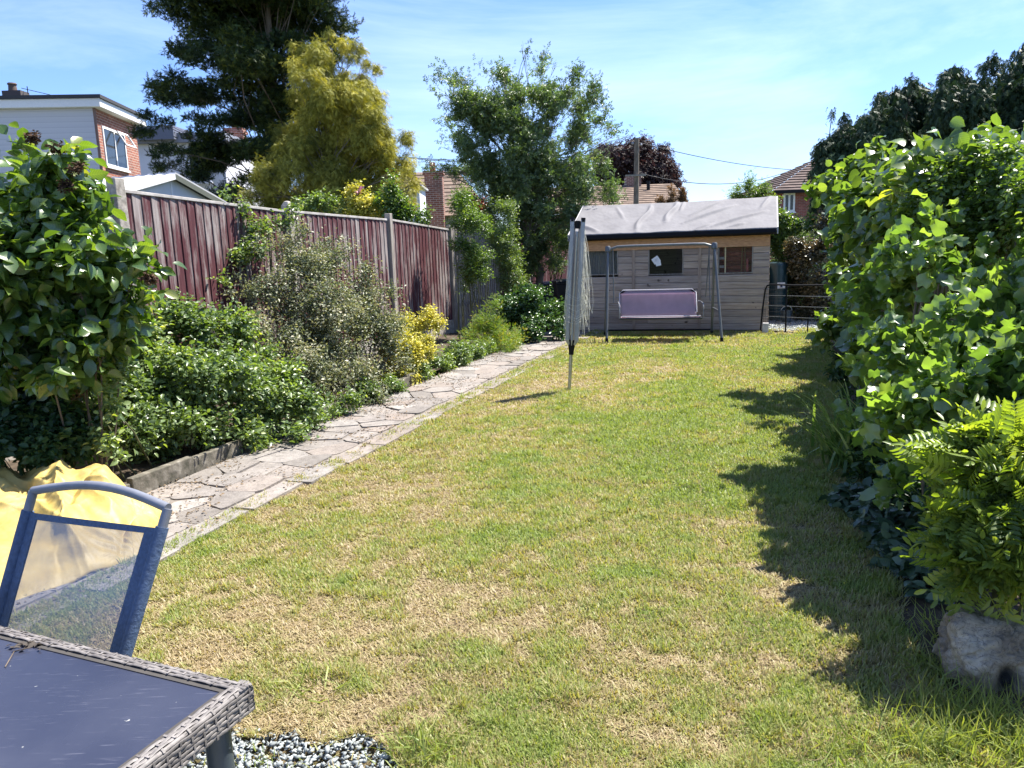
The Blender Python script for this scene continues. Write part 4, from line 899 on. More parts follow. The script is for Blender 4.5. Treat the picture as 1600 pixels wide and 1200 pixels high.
def tarp():
    m, T, p, o = newmat('yellow_tarpaulin'); v = mapped(T, (1, 1, 1)); n = noise(T, v, 6, 6, .65); n2 = noise(T, v, 18, 5, .6, 1.2)
    c = ramp(T, [(.3, (.50, .36, .09)), (.55, (.60, .46, .15)), (.75, (.66, .54, .26))], n); T.links.new(c, p.inputs['Base Color']); p.inputs['Roughness'].default_value = .5; p.inputs['Specular IOR Level'].default_value = .4
    bumpn(T, p, n2, .25, .01); tr = nd(T, 'ShaderNodeBsdfTranslucent'); T.links.new(mixc(T, c, (1.1, .9, .5), 1., 'MULTIPLY'), tr.inputs[0]); mx = nd(T, 'ShaderNodeMixShader'); mx.inputs[0].default_value = .25
    T.links.new(p.outputs[0], mx.inputs[1]); T.links.new(tr.outputs[0], mx.inputs[2]); T.links.new(mx.outputs[0], o.inputs[0])
    n = 190; u = np.linspace(0, 1, n); U, V = np.meshgrid(u, u)      # u left to right, v from the camera to the far side
    a, b = np.array(gnd(-120, 1000)), np.array(gnd(243, 868)); c_, d = np.array(gnd(-160, 735, .25)), np.array(gnd(252, 770, .12))
    P = (a[None, None]*(1-U[..., None])+b[None, None]*U[..., None])*(1-V[..., None])+(c_[None, None]*(1-U[..., None])+d[None, None]*U[..., None])*V[..., None]
    x, y = P[..., 0], P[..., 1]
    hull = np.clip(V*2.4, 0, 1)**.7*np.clip((1-V)*5, 0, 1)**.5*np.clip((1-U)*5, 0, 1)**.6
    h = .23*hull+.12*np.exp(-(np.abs(U-.77)/.10)**3-((V-.74)/.2)**2)+.09*np.exp(-(np.abs(U-.58)/.08)**3-((V-.76)/.18)**2)+.13*np.exp(-(np.abs(U-.36)/.10)**3-((V-.76)/.2)**2)
    r = np.random.RandomState(12)
    for q in range(64):       # creases: tent shaped ridges and valleys running in all directions
        cx, cy, an, ln, wd = r.rand(), .2+.8*r.rand(), r.rand()*math.pi, .08+.25*r.rand(), .012+.03*r.rand(); hh = (.016+.06*r.rand())*(1 if r.rand() < .6 else -1)
        du, dv = (U-cx), (V-cy)*.8; a_ = du*math.cos(an)+dv*math.sin(an); b_ = -du*math.sin(an)+dv*math.cos(an)+.25*a_*a_; h = h+hh*np.exp(-np.abs(b_)/wd)*np.exp(-(a_/ln)**2)*(.35+.65*hull)
    th = np.arctan2(V+.05, U-1.02); rr = np.hypot(V, U-1.0); h = h+.012*np.sin(th*34+3*fbm(U, V, 4, 9))*np.clip(1-V*1.6, 0, 1)*np.clip(rr*3, 0, 1)*np.clip(V*8, 0, 1)
    h = h+.012*(fbm(x, y, 9, 23)-.5)+.015
    sw = .03*(fbm(x, y, 5, 66)-.5); P[..., 0] += sw*2+.05*(fbm(y, x, 3, 67)-.5)*(U > .9); P[..., 1] += sw; lim = .40+.05*(fbm(x, y, 3, 24)-.5); h = np.where(h > lim-.06, lim-.06+.06*np.tanh((h-lim+.06)/.06), h); P[..., 2] = np.maximum(h, .012)
    i = np.arange(n-1)[:, None]*n+np.arange(n-1)[None]; F = np.stack([i, i+1, i+n+1, i+n], -1).reshape(-1, 4)
    o_ = npmesh('tarpaulin', P.reshape(-1, 3), F, m, smooth=True); tag(o_, 'crumpled yellow tarpaulin heaped on the ground behind the blue chair', 'tarpaulin'); sd = o_.modifiers.new('t', 'SOLIDIFY'); sd.thickness = .003
tarp()
# rock
def rock():
    import bmesh
    bm = bmesh.new(); bmesh.ops.create_icosphere(bm, subdivisions=6, radius=1); me = bpy.data.meshes.new('boulder'); bm.to_mesh(me); bm.free()
    n = len(me.vertices); co = np.zeros(n*3, np.float32); me.vertices.foreach_get('co', co); co = co.reshape(-1, 3).astype(float); q = co.copy()
    f = 1+.5*(fbm(q[:, 0]+q[:, 2]*.7, q[:, 1]-q[:, 2]*.4, 1.3, 71)-.5)+.22*(fbm(q[:, 1]+q[:, 2], q[:, 0]-q[:, 2], 3.2, 72)-.5)+.02*(fbm(q[:, 1]*2+q[:, 2], q[:, 0]-q[:, 2]*2, 9, 74)-.5)
    f -= .05*np.clip(1-np.abs(fbm(q[:, 0]*1.5+q[:, 2], q[:, 1]+q[:, 2], 2.2, 73)-.5)*22, 0, 1)
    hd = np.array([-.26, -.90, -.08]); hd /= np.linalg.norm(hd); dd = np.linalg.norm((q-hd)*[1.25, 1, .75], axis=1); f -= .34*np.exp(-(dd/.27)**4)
    hd = np.array([-.55, -.2, .85]); hd /= np.linalg.norm(hd); f += .2*np.exp(-(np.linalg.norm(q-hd, axis=1)/.4)**2)
    c = gnd(1578, 1080); c.y += .12; c.x = 1.97+.0
    c = gnd(1570, 1092)+Vector((.03, .12, .09)); co = q*f[:, None]*np.array([.19, .18, .165])
    co += np.array(c); co[:, 2] = np.maximum(co[:, 2], -.02); me.vertices.foreach_set('co', co.astype(np.float32).ravel()); me.polygons.foreach_set('use_smooth', np.ones(len(me.polygons), bool)); me.update()
    m, T, p, o = newmat('flint'); v = mapped(T, (1, 1, 1)); n1 = noise(T, v, 6, 8, .65); n2 = noise(T, v, 14, 6, .7, 1.5)
    cc = ramp(T, [(.25, (.07, .055, .04)), (.42, (.26, .21, .15)), (.6, (.46, .40, .31)), (.8, (.60, .56, .47))], n1); cc = mixc(T, cc, (.06, .05, .045), ramp(T, [(.485, (0, 0, 0)), (.5, (.9, .9, .9)), (.515, (0, 0, 0))], n2))
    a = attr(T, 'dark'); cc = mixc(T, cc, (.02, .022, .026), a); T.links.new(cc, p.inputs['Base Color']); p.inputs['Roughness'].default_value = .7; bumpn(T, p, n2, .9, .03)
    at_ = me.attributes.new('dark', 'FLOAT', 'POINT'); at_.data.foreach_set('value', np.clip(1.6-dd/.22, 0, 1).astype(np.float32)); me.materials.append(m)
    tag(link('boulder', me), 'pale knobbly flint boulder with dark hollow at the edge of the right border', 'boulder')
rock()
# ============================================================ BUILDINGS BEYOND
brick, T, p, o = newmat('brick'); v = mapped(T, (1, 1, 1), 'Generated')
def brickm(name, ang, c1=(.30, .10, .06), c2=(.20, .065, .045), mort=(.38, .33, .28), sc=1.):
    m, T, p, o = newmat(name); v = mapped(T, (1, 1, 1), rot=(0, 0, -ang)); sp = nd(T, 'ShaderNodeSeparateXYZ'); T.links.new(v, sp.inputs[0]); cb = nd(T, 'ShaderNodeCombineXYZ'); T.links.new(sp.outputs[0], cb.inputs[0]); T.links.new(sp.outputs[2], cb.inputs[1])
    b = nd(T, 'ShaderNodeTexBrick'); T.links.new(cb.outputs[0], b.inputs['Vector']); b.inputs['Scale'].default_value = 1/sc; b.inputs['Brick Width'].default_value = .225; b.inputs['Row Height'].default_value = .075; b.inputs['Mortar Size'].default_value = .008
    b.inputs['Color1'].default_value = (*c1, 1); b.inputs['Color2'].default_value = (*c2, 1); b.inputs['Mortar'].default_value = (*mort, 1); b.inputs['Bias'].default_value = -.1
    c = mixc(T, b.outputs[0], ramp(T, [(.3, (.7, .7, .7)), (.7, (1.2, 1.15, 1.1))], noise(T, v, 3, 5)), 1., 'MULTIPLY'); T.links.new(c, p.inputs['Base Color']); p.inputs['Roughness'].default_value = .9; bumpn(T, p, b.outputs[1], -.3, .01); return m
def tilem(name, c1, c2, var=.3): return mnoise(name, [(.3, c1), (.7, c2)], 2.5, rough=.9, bump=.2, var=var)
tile_b = tilem('brown_roof_tile', (.12, .085, .065), (.22, .16, .12)); tile_d = tilem('dark_roof_tile', (.07, .05, .045), (.14, .10, .085))
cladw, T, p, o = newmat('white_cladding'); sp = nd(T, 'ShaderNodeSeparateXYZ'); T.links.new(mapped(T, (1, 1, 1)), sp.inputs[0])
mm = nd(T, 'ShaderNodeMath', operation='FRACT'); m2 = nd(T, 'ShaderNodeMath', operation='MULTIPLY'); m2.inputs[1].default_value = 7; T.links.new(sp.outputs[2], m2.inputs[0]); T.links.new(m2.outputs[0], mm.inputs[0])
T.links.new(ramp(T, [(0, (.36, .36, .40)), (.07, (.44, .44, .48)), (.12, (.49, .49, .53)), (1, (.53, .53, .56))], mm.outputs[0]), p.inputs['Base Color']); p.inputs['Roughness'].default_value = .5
def tiled(name, quad, m, parent, rows_=14, th=.03):
    """roof slope from four corners (eave left, eave right, ridge right, ridge left) in overlapping courses of tiles"""
    a, b, c, d = [Vector(q) for q in quad]; n = ((b-a).cross(d-a)).normalized(); n = n if n.z > 0 else -n; mb = MB()
    for i in range(rows_):
        f, g = i/rows_, (i+1.0)/rows_; L0, R0, L1, R1 = a.lerp(d, f), b.lerp(c, f), a.lerp(d, g), b.lerp(c, g); k = max(1, int((R0-L0).length/.3))
        for j in range(k):
            p0, p1, q0, q1 = L0.lerp(R0, j/k), L0.lerp(R0, (j+1)/k), L1.lerp(R1, j/k), L1.lerp(R1, (j+1)/k)
            mb.add([p0+n*th, p1+n*th, q1, q0, p0, p1], [(0, 1, 2, 3), (4, 5, 1, 0)])
    return mb.build(name, m, parent)
def window(parent, o_, X, Z, nrm, bars=1, fr=None, t=.06, name='window'):
    """frame, mullions and pane; nrm points outwards"""
    X, Z, o_ = Vector(X), Vector(Z), Vector(o_); x, z = X.normalized(), Z.normalized(); L, H = X.length, Z.length; mb = MB(); d = -nrm*.07; o_ = o_+nrm*.03
    mb.box(o_, X, d, z*t); mb.box(o_+Z-z*t, X, d, z*t); mb.box(o_+z*t, x*t, d, z*(H-2*t)); mb.box(o_+X-x*t+z*t, x*t, d, z*(H-2*t))
    for i in range(bars): mb.box(o_+X*((i+1)/(bars+1))-x*t*.5+z*t, x*t, d, z*(H-2*t))
    mb.box(o_-z*.06-x*.05+nrm*.04, X+x*.1, d, z*.058)
    w = mb.build(name, fr or white, parent); mb = MB(); mb.box(o_-nrm*.012+x*t+z*t, X-x*2*t, -nrm*.008, Z-z*2*t); mb.build('pane', darkglass, w); return w
def house_white():
    # corner nearest the garden at px 150
    Yc = 22.; c0 = at(149, 168, Yc); top = c0.z+.28; c0.z = 0; f1 = at(212, 200, 24.9); f1.z = 0; BD = (f1-c0).normalized(); LD = Vector((-BD.y, BD.x, 0))
    if LD.x > 0: LD = -LD
    e = empty('house', c0, 'white clad flat roofed house with brick end wall and open white window at far left', 'house')
    bw = (f1-c0).length; nr = Vector((BD.y, -BD.x, 0)); nr = nr if nr.x > 0 else -nr; n2 = -LD.cross(Vector((0, 0, 1))); n2 = n2 if n2.y < 0 else -n2
    H = top-.3; mb = MB(); mb.box(c0, LD*9, BD*bw, (0, 0, H)); mb.build('brick_wall', brickm('house_brick', math.atan2(BD.y, BD.x)), e)
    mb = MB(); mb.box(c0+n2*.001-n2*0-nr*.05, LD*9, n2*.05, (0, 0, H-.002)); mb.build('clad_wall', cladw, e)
    mb = MB(); mb.box(c0-nr*-.02+n2*.06, -nr*.07, n2*.02, (0, 0, H)); mb.build('corner_trim', simple('trim_brown', (.16, .09, .07)), e)
    mb = MB(); q = c0+nr*.22+n2*.25; mb.box(q+Vector((0, 0, H)), LD*9.4, BD*(bw+.6), (0, 0, .22)); mb.build('fascia', white, e, .01)
    mb = MB(); q = c0+nr*.27+n2*.30; mb.box(q+Vector((0, 0, H+.22)), LD*9.5, BD*(bw+.7), (0, 0, .09)); mb.build('roof', simple('roof_felt', (.04, .04, .045), .8), e)
    # window
    a, b = ray(166, 260), ray(199, 260)
    def on(px): k = ray(px, 260); k = k.x/k.y; return (k*c0.y-c0.x)/(BD.x-k*BD.y)
    ua, ub = on(166), on(199); za = at(182, 258, (c0+BD*ua).y).z; zb = at(166, 196, (c0+BD*ua).y).z
    w = window(e, c0+BD*ua+Vector((0, 0, za)), BD*(ub-ua), (0, 0, zb-za), nr, 1)
    # top light propped open
    mb = MB(); o_ = c0+BD*(ua+(ub-ua)*.5)+nr*.1+Vector((0, 0, zb-.42)); X = BD*(ub-ua)*.5; Z = nr*-.22+Vector((0, 0, .40)); o_ += nr*.2; z = Z.normalized(); x = BD; L = X.length; t = .05; d = nr*.04
    mb.box(o_, X, d, z*t); mb.box(o_+Z-z*t, X, d, z*t); mb.box(o_, x*t, d, Z); mb.box(o_+X-x*t, x*t, d, Z); s_ = mb.build('open_light', white, w)
    # chimney behind
    k = at(20, 150, 27); z0, z1 = 0, at(20, 141, 27).z; mb = MB(); mb.box((k.x-.35, 27, z0), (.62, 0, 0), (0, .5, 0), (0, 0, z1)); c_ = empty('chimney', (k.x, 27, 0), 'dark chimney stack with pot rising behind the white clad house roof', 'chimney'); mb.build('stack', simple('sooty', (.07, .06, .06), .9), c_)
    mb = MB(); mb.lathe((k.x-.12, 27.25, z1), [(.14, 0), (.12, .2), (.15, .24), (.13, .28)], 12); mb.build('chimney_pot', simple('pot', (.1, .07, .06), .9), c_, smooth=True)
    mb = MB(); q = Vector((k.x+.4, 27.2, z1-.1)); mb.tube([q, q+Vector((0, 0, .25))], .015, 5); mb.tube([q+Vector((-.2, 0, .2)), q+Vector((.75, 0, -.05))], .01, 4); mb.build('aerial', black, c_)
house_white()
def house_white2():
    Y = 34.; a = at(222, 300, Y); b = at(352, 300, Y); zt = at(300, 222, Y).z; e = empty('house', (a.x, Y, 0), 'white rendered house with grey flat roof half hidden behind the dark cedar', 'house')
    rend = simple('white_render', (.62, .62, .66), .8, var=.06, sc=2)
    mb = MB(); mb.box((a.x-3, Y, 0), (b.x-a.x+3, .3, 0), (0, 6, 0), (0, 0, zt)); mb.build('wall', rend, e)
    mb = MB(); mb.box((a.x-3, Y-.3, zt), (b.x-a.x+3.2, .3, 0), (0, 6.5, 0), (0, 0, .38)); mb.build('parapet', simple('grey_parapet', (.20, .21, .25), .7), e)
    q = at(262, 207, Y); mb = MB(); mb.box((q.x-1.2, Y-.4, zt+.1), (1.6, 0, 0), (0, 3, 0), (0, 0, .55)); mb.build('roof_box', simple('roof_lead', (.12, .13, .17), .6), e)
    q = at(310, 262, Y-.05); window(e, (q.x-.4, Y-.02, q.z-.6), (.9, 0, 0), (0, 0, 1.2), Vector((0, -1, 0)), 1)
    c = at(350, 222, 38); d = at(378, 199, 38); mb = MB(); mb.box((c.x, 38, 0), (d.x-c.x, 0, 0), (0, .6, 0), (0, 0, d.z)); mb.box((c.x-.06, 37.94, d.z-.25), (d.x-c.x+.12, 0, 0), (0, .72, 0), (0, 0, .12)); t = empty('chimney', (c.x, 38, 0), 'brick chimney stack glimpsed between the dark cedar and golden conifer', 'chimney'); mb.build('stack', brickm('stack_brick', 0), t)
    mb = MB(); mb.lathe(((c.x+d.x)/2, 38.3, d.z), [(.13, 0), (.11, .3), (.13, .33)], 12); mb.build('chimney_pot', simple('pot2', (.3, .14, .08), .9), t, smooth=True)
house_white2()
def garage():
    s = -10.6
    def on(px): k = ray(px, 290); k = k.x/k.y; Y = s/(SX.x*k+SX.y); return AX.x*k*Y+AX.y*Y, Y
    t0, Y0 = on(178); t1, Y1 = on(337); tm, Ym = on(277); zr = at(277, 273, Ym).z; z0 = at(178, 297, Y0).z; z1 = at(337, 316, Y1).z; tm = (t0+t1)/2+.05
    e = empty('garage', G(s, tm, 0), 'white garage with shallow pale pitched roof behind the fence below the white clad house', 'garage')
    gw = mnoise('white_gable', [(.3, (.56, .58, .60)), (.7, (.70, .71, .72))], 2, rough=.7, bump=.1); L = 7.
    mb = MB(); mb.prism([G(s, t0, 0), G(s, t1, 0), G(s, t1, z1-.06), G(s, tm, zr-.07), G(s, t0, z0-.06)], -SX*L); mb.build('wall', gw, e)
    mb = MB(); mb.box(G(s+.002, tm-.02, z0-1), AX*.04, SX*.012, (0, 0, zr-z0+.85)); mb.build('joint_strip', white, e)
    rf = mnoise('asbestos_sheet', [(.3, (.42, .42, .43)), (.7, (.58, .58, .60))], 3, rough=.85, bump=.3)
    for ta, za, nm in ((t0-.12, z0-.02, 1), (t1+.12, z1-.02, 0)):
        mb = MB(); n = 60; A = G(s+.12, ta, za); R_ = G(s+.12, tm, zr); vs = []
        for i in range(n+1):
            w_ = .018*math.sin(i*math.pi*.9); vs += [A-SX*(L+.2)*i/n+Vector((0, 0, w_)), R_-SX*(L+.2)*i/n+Vector((0, 0, w_))]
        mb.add(vs, [(2*i, 2*i+1, 2*i+3, 2*i+2) for i in range(n)]); o_ = mb.build('roof', rf, e); sd = o_.modifiers.new('t', 'SOLIDIFY'); sd.thickness = .03
        mb = MB(); mb.prism([G(s+.1, ta, za-.10), G(s+.1, ta, za+.0), G(s+.1, tm, zr+.0), G(s+.1, tm, zr-.10)], SX*.025); mb.build('bargeboard', simple('dark_barge', (.10, .11, .09), .7) if not nm else white, e)
garage()
def house_chimney():
    Y = 30.; P = lambda px, py, y=Y: at(px, py, y); e = empty('house', (P(700, 300).x, Y, 0), 'brown tiled bungalow with brick chimney seen between the golden conifer and the dark shrub tree', 'house')
    zE = P(690, 338).z; zR = P(690, 268, 34).z; xl, xr = P(560, 300).x, P(768, 300).x
    mb = MB(); mb.box((xl, Y+.3, 0), (xr-xl, 0, 0), (0, 7.5, 0), (0, 0, zE+.05)); mb.build('wall', simple('pale_wall', (.40, .38, .34), .9, sc=2), e)
    xr2 = P(715, 268, 34).x; tiled('roof', [(xl, Y, zE), (xr, Y, zE), (xr2, Y+4, zR), (xl+1, Y+4, zR)], tile_b, e, 12)
    tiled('roof_hip', [(xr, Y+8, zE), (xr, Y, zE), (xr2, Y+4, zR), (xr2, Y+4.01, zR)], tile_b, e, 12)
    a, b = P(664, 300, 29.6), P(690, 262, 29.6); mb = MB(); w_ = b.x-a.x; mb.box((a.x, 29.6, 0), (w_, 0, 0), (0, .7, 0), (0, 0, b.z-.12)); mb.box((a.x-.05, 29.55, b.z-.22), (w_+.1, 0, 0), (0, .8, 0), (0, 0, .12)); c_ = mb.build('chimney', brickm('chimney_brick', 0, (.22, .08, .05), (.14, .055, .04)), e)
    mb = MB(); mb.lathe((a.x+w_*.45, 29.95, b.z-.1), [(.12, 0), (.1, .3), (.12, .33)], 12); mb.build('chimney_pot', simple('pot3', (.32, .15, .08), .9), c_, smooth=True)
    a, b = P(622, 345, 27), P(655, 292, 27); w = empty('outbuilding', (a.x, 27, 0), 'small white walled outbuilding left of the brick chimney beyond the fence', 'outbuilding'); mb = MB(); mb.box((a.x-1.5, 27, 0), (b.x-a.x+1.5, 0, 0), (0, 2, 0), (0, 0, b.z)); mb.build('wall', simple('render2', (.68, .70, .74), .8, var=.05), w)
    mb = MB(); mb.box((a.x-1.6, 26.9, b.z), (b.x-a.x+1.7, 0, 0), (0, 2.2, 0), (0, 0, .07)); mb.build('roof', simple('gr', (.4, .4, .42), .8), w)
house_chimney()
def house_long():
    Y = 38.; P = lambda px, py, y=Y: at(px, py, y); e = empty('house', (P(980, 300).x, Y, 0), 'long brown tiled roof of a house showing above the garden shed', 'house')
    zE = P(1000, 330).z; zR = P(985, 289, 43).z; xl, xr = P(860, 300).x, P(1084, 330).x; xr2 = P(1052, 291, 43).x
    mb = MB(); mb.box((xl, Y+.4, 0), (xr-xl-.3, 0, 0), (0, 9, 0), (0, 0, zE)); mb.build('wall', brickm('long_brick', 0), e)
    tiled('roof', [(xl, Y, zE), (xr, Y, zE), (xr2, Y+5, zR), (xl, Y+5, zR)], tile_b, e, 14); tiled('roof_hip', [(xr, Y+10, zE), (xr, Y, zE), (xr2, Y+5, zR), (xr2, Y+5.01, zR)], tile_b, e, 14)
    a, b = P(977, 292, 43), P(1000, 276, 43); mb = MB(); mb.box((a.x, 42.6, zR-.6), (b.x-a.x, 0, 0), (0, .8, 0), (0, 0, b.z-zR+.6)); mb.build('chimney', brickm('lb2', 0, (.16, .08, .06), (.12, .06, .05)), e)
    q = P(1013, 298, 41.8); mb = MB(); mb.tube([q+Vector((0, 0, -.2)), q+Vector((0, 0, .5))], .09, 8); mb.build('flue', black, e); mb = MB(); mb.lathe(q+Vector((0, 0, -.12)), [(.4, 0), (.12, .12)], 12); mb.build('flue_collar', simple('lead', (.5, .5, .52)), e)
house_long()
def house_right():
    Y = 38.; P = lambda px, py, y=Y: at(px, py, y); e = empty('house', (P(1235, 320).x, Y, 0), 'red brick house with dark tiled roof and white window beyond the right conifers', 'house')
    xl = P(1209, 320).x; xr = P(1400, 320).x; zE = P(1235, 298).z; xR = P(1279, 246, 42).x; zR = P(1279, 246, 42).z
    mb = MB(); mb.box((xl+.25, Y+.3, 0), (xr-xl, 0, 0), (0, 8, 0), (0, 0, zE+.05)); mb.build('wall', brickm('rh_brick', 0, (.27, .075, .055), (.19, .055, .045), (.28, .22, .19)), e)
    tiled('roof', [(xl-.1, Y-.1, zE), (xr, Y-.1, zE), (xr, 42, zR), (xR, 42, zR)], tile_d, e, 13, .05); tiled('roof_hip', [(xl-.1, Y+8, zE), (xl-.1, Y-.1, zE), (xR, 42, zR), (xR, 42.01, zR)], tile_d, e, 13, .05)
    mb = MB(); mb.box((xl-.15, Y-.18, zE-.12), (xr-xl, 0, 0), (0, .08, 0), (0, 0, .12)); mb.build('gutter', black, e)
    a, b = P(1227, 331), P(1246, 299); window(e, (a.x, Y+.3, a.z), (b.x-a.x, 0, 0), (0, 0, b.z-a.z-.05), Vector((0, -1, 0)), 1, t=.09)
house_right()
def pole():
    Y = 27.; b = at(992, 330, Y); t = at(995, 216, Y); e = empty('utility_pole', (b.x, Y, 0), 'tall wooden utility pole rising behind the shed roof', 'utility pole'); mb = MB(); mb.tube([(b.x, Y, 0), (t.x, Y, t.z)], [.11, .08], 12); mb.build('pole', bark2, e, smooth=True)
    mb = MB(); z = at(990, 276, Y).z; mb.box((t.x-.42, Y-.14, z), (.7, 0, 0), (0, .06, 0), (0, 0, .06)); mb.build('crossarm', woodg, e)
    for z, dx in ((t.z-.2, -.14), (t.z-.25, .14)): mb = MB(); mb.lathe((t.x+dx, Y, z), [(.03, 0), (.05, .03), (.03, .08)], 8); mb.build('insulator', simple('insul', (.3, .3, .32)), e)
    tp = Vector((t.x, Y, t.z-.12))
    def wire(p, q, sag, lab): 
        mb = MB(); mb.tube([p.lerp(q, i/16)-Vector((0, 0, sag*4*(i/16)*(1-i/16))) for i in range(17)], .014, 4); tag(mb.build('overhead_cable', black), lab, 'cable', 'overhead telephone cables')
    wire(tp, at(1236, 265, 37.6), .15, 'upper thin black cable from the pole to the right brick house')
    wire(tp+Vector((0, 0, -1.0)), at(1245, 262, 37.6), .55, 'lower sagging cable from the pole to the right brick house')
    wire(tp, at(640, 246, 30), .3, 'thin cable running left from the pole behind the trees')
    wire(tp+Vector((0, 0, -.2)), at(560, 235, 40), .5, 'second thin cable running left from the pole, slightly lower')
pole()
# ============================================================ TREES AND SHRUBS
L_cedar = mleaf('cedar_needles', [(0, (.014, .028, .013)), (.5, (.028, .052, .018)), (.8, (.07, .10, .02)), (1, (.15, .17, .03))], (1.2, 1.3, .5), .15, .6, .25)
L_gold = mleaf('golden_needles', [(0, (0.112, 0.132, 0.033)), (.3, (0.237, 0.242, 0.051)), (.7, (0.447, 0.421, 0.088)), (1, (0.670, 0.623, 0.162))], (1.2, 1.15, .4), .3, .6, .25)
L_cot = mleaf('small_dark_leaf', [(0, (0.064, 0.100, 0.049)), (.5, (0.112, 0.163, 0.077)), (.9, (0.201, 0.274, 0.122)), (1, (0.304, 0.319, 0.145))], (1.4, 1.6, .4), .3, .38, .5)
L_beech = mleaf('copper_leaf', [(0, (0.019, 0.011, 0.013)), (.6, (0.046, 0.028, 0.029)), (1, (0.085, 0.059, 0.056))], (1.5, .9, .8), .25, .5, .4)
L_cyp = mleaf('cypress_spray', [(0, (.018, .036, .022)), (.5, (.032, .062, .032)), (.9, (.06, .10, .042)), (1, (.10, .14, .06))], (1.2, 1.3, .5), .12, .55, .25)
L_haz = mleaf('hazel_leaf', [(0, (0.052, 0.094, 0.038)), (.5, (0.081, 0.142, 0.048)), (.85, (0.122, 0.185, 0.061)), (1, (0.234, 0.276, 0.078))], (2.4, 2.3, .5), .40, .3, .9, veins=.8)
L_hazy = mleaf('young_hazel_leaf', [(0, (0.051, 0.097, 0.036)), (.6, (0.083, 0.141, 0.048)), (1, (0.147, 0.204, 0.070))], (2.5, 2.6, .7), .40, .28, 1.0, veins=.8)
L_priv = mleaf('privet_leaf', [(0, (0.060, 0.107, 0.034)), (.6, (0.118, 0.189, 0.054)), (1, (0.244, 0.305, 0.091))], (1.7, 1.8, .35), .38, .35, .55)
L_mag = mleaf('broad_leaf', [(0, (0.036, 0.077, 0.023)), (.5, (0.070, 0.132, 0.034)), (.9, (0.127, 0.198, 0.049)), (1, (0.192, 0.222, 0.069))], (2.2, 2.1, .5), .36, .3, .9, veins=.8)
L_rose = mleaf('rose_leaf', [(0, (0.075, 0.116, 0.051)), (.5, (0.132, 0.195, 0.081)), (.9, (0.248, 0.316, 0.130)), (1, (0.427, 0.451, 0.187))], (1.7, 1.8, .35), .36, .36, .55)
L_grey = mleaf('grey_leaf', [(0, (0.087, 0.110, 0.063)), (.4, (0.158, 0.189, 0.118)), (.8, (0.315, 0.315, 0.236)), (1, (0.473, 0.441, 0.347))], (1.3, 1.3, .6), .3, .45, .4)
L_yel = mleaf('yellow_variegated_leaf', [(0, (.12, .16, .03)), (.3, (.36, .36, .06)), (.7, (.60, .54, .12)), (1, (.72, .66, .25))], (1.3, 1.3, .5), .35, .4, .5)
L_fern = mleaf('ferny_leaf', [(0, (0.084, 0.154, 0.035)), (.6, (0.168, 0.266, 0.056)), (1, (0.448, 0.378, 0.056))], (1.6, 1.6, .35), .4, .5, .3)
L_pin = mleaf('pinnate_leaf', [(0, (0.098, 0.156, 0.043)), (.5, (0.189, 0.263, 0.070)), (1, (0.338, 0.397, 0.108))], (1.8, 1.8, .3), .45, .4, .5)
L_dark = mleaf('ground_leaf', [(0, (0.022, 0.055, 0.022)), (.6, (0.044, 0.094, 0.033)), (1, (0.099, 0.154, 0.055))], (1.5, 1.6, .4), .3, .42, .4)
L_sil = mleaf('silver_leaf', [(0, (.02, .05, .025)), (.5, (.05, .095, .055)), (.8, (.11, .17, .12)), (1, (.20, .26, .20))], (1.2, 1.3, .8), .2, .4, .5)
L_strap = mleaf('strap_leaf', [(0, (0.091, 0.169, 0.052)), (.6, (0.195, 0.286, 0.104)), (1, (0.390, 0.442, 0.234))], (1.6, 1.6, .5), .35, .35, .5)
L_red = mleaf('red_leaf', [(0, (.20, .03, .02)), (1, (.42, .09, .05))], (1.5, .7, .5), .35, .45, .4)
L_brown = mleaf('dry_leaf', [(0, (.12, .075, .04)), (1, (.30, .21, .12))], (1.3, 1., .5), .25, .7, .2)
def tree(name, base, top, bl, label, cat, m, ntw, nl, size, tm, r0, wm=None, nsub=40, fr=.4, sd=1, nb=3, tr=.35, start=.25, group=None, **kw):
    e = empty(name, base, label, cat, group); sb = sub(bl, nsub, fr, sd)
    foliage('crown', e, sb, ntw, nl, size, tm, m, seed=sd, **kw); wood('trunk', e, base, top, sb, r0, wm or bark, sd, nb, start, tr=tr); return e
def BP(px, Y, z=0.): v = at(px, 400, Y); v.z = z; return v
# dark cedar: flat shelves of foliage
def cedar():
    Y = 19.5; px = [(440, -150, 120), (430, -60, 120), (380, 20, 90), (450, 30, 90), (330, 25, 45), (320, 85, 45), (390, 90, 80), (460, 90, 70), (340, 150, 60), (410, 160, 75), (290, 142, 45), (265, 150, 35), (460, 170, 60), (370, 190, 50), (315, 200, 45), (232, 195, 32), (215, 215, 30), (225, 240, 38), (270, 235, 40), (262, 262, 26), (330, 240, 42), (390, 245, 50), (340, 275, 45), (400, 290, 50), (360, 310, 45), (440, 230, 60), (500, 20, 26), (480, 60, 40), (295, 60, 20), (250, 110, 14), (270, 85, 12), (300, 205, 20)]
    r = random.Random(5); bl = [B(x, y, R, Y+r.uniform(-1.2, 1.2), rz=R*.55) for x, y, R in px]
    e = empty('cedar_tree', BP(405, Y), 'tall dark green cedar with spreading shelf like branches beyond the fence', 'tree'); sb = sub(bl, 190, .46, 3, .95); sb = [(c, R*[1.15, 1.1, .7]) for c, R in sb]
    foliage('crown', e, sb, 36000, 7, .13, T_spray, L_cedar, tl=.16, seed=3, up=1.0, out=.4, droop=-.05, shell=2.6, jit=.6)
    wood('trunk', e, BP(400, Y), at(425, -60, Y), sb[::3], .2, bark, 3, 1, .2, tr=.22)
cedar()
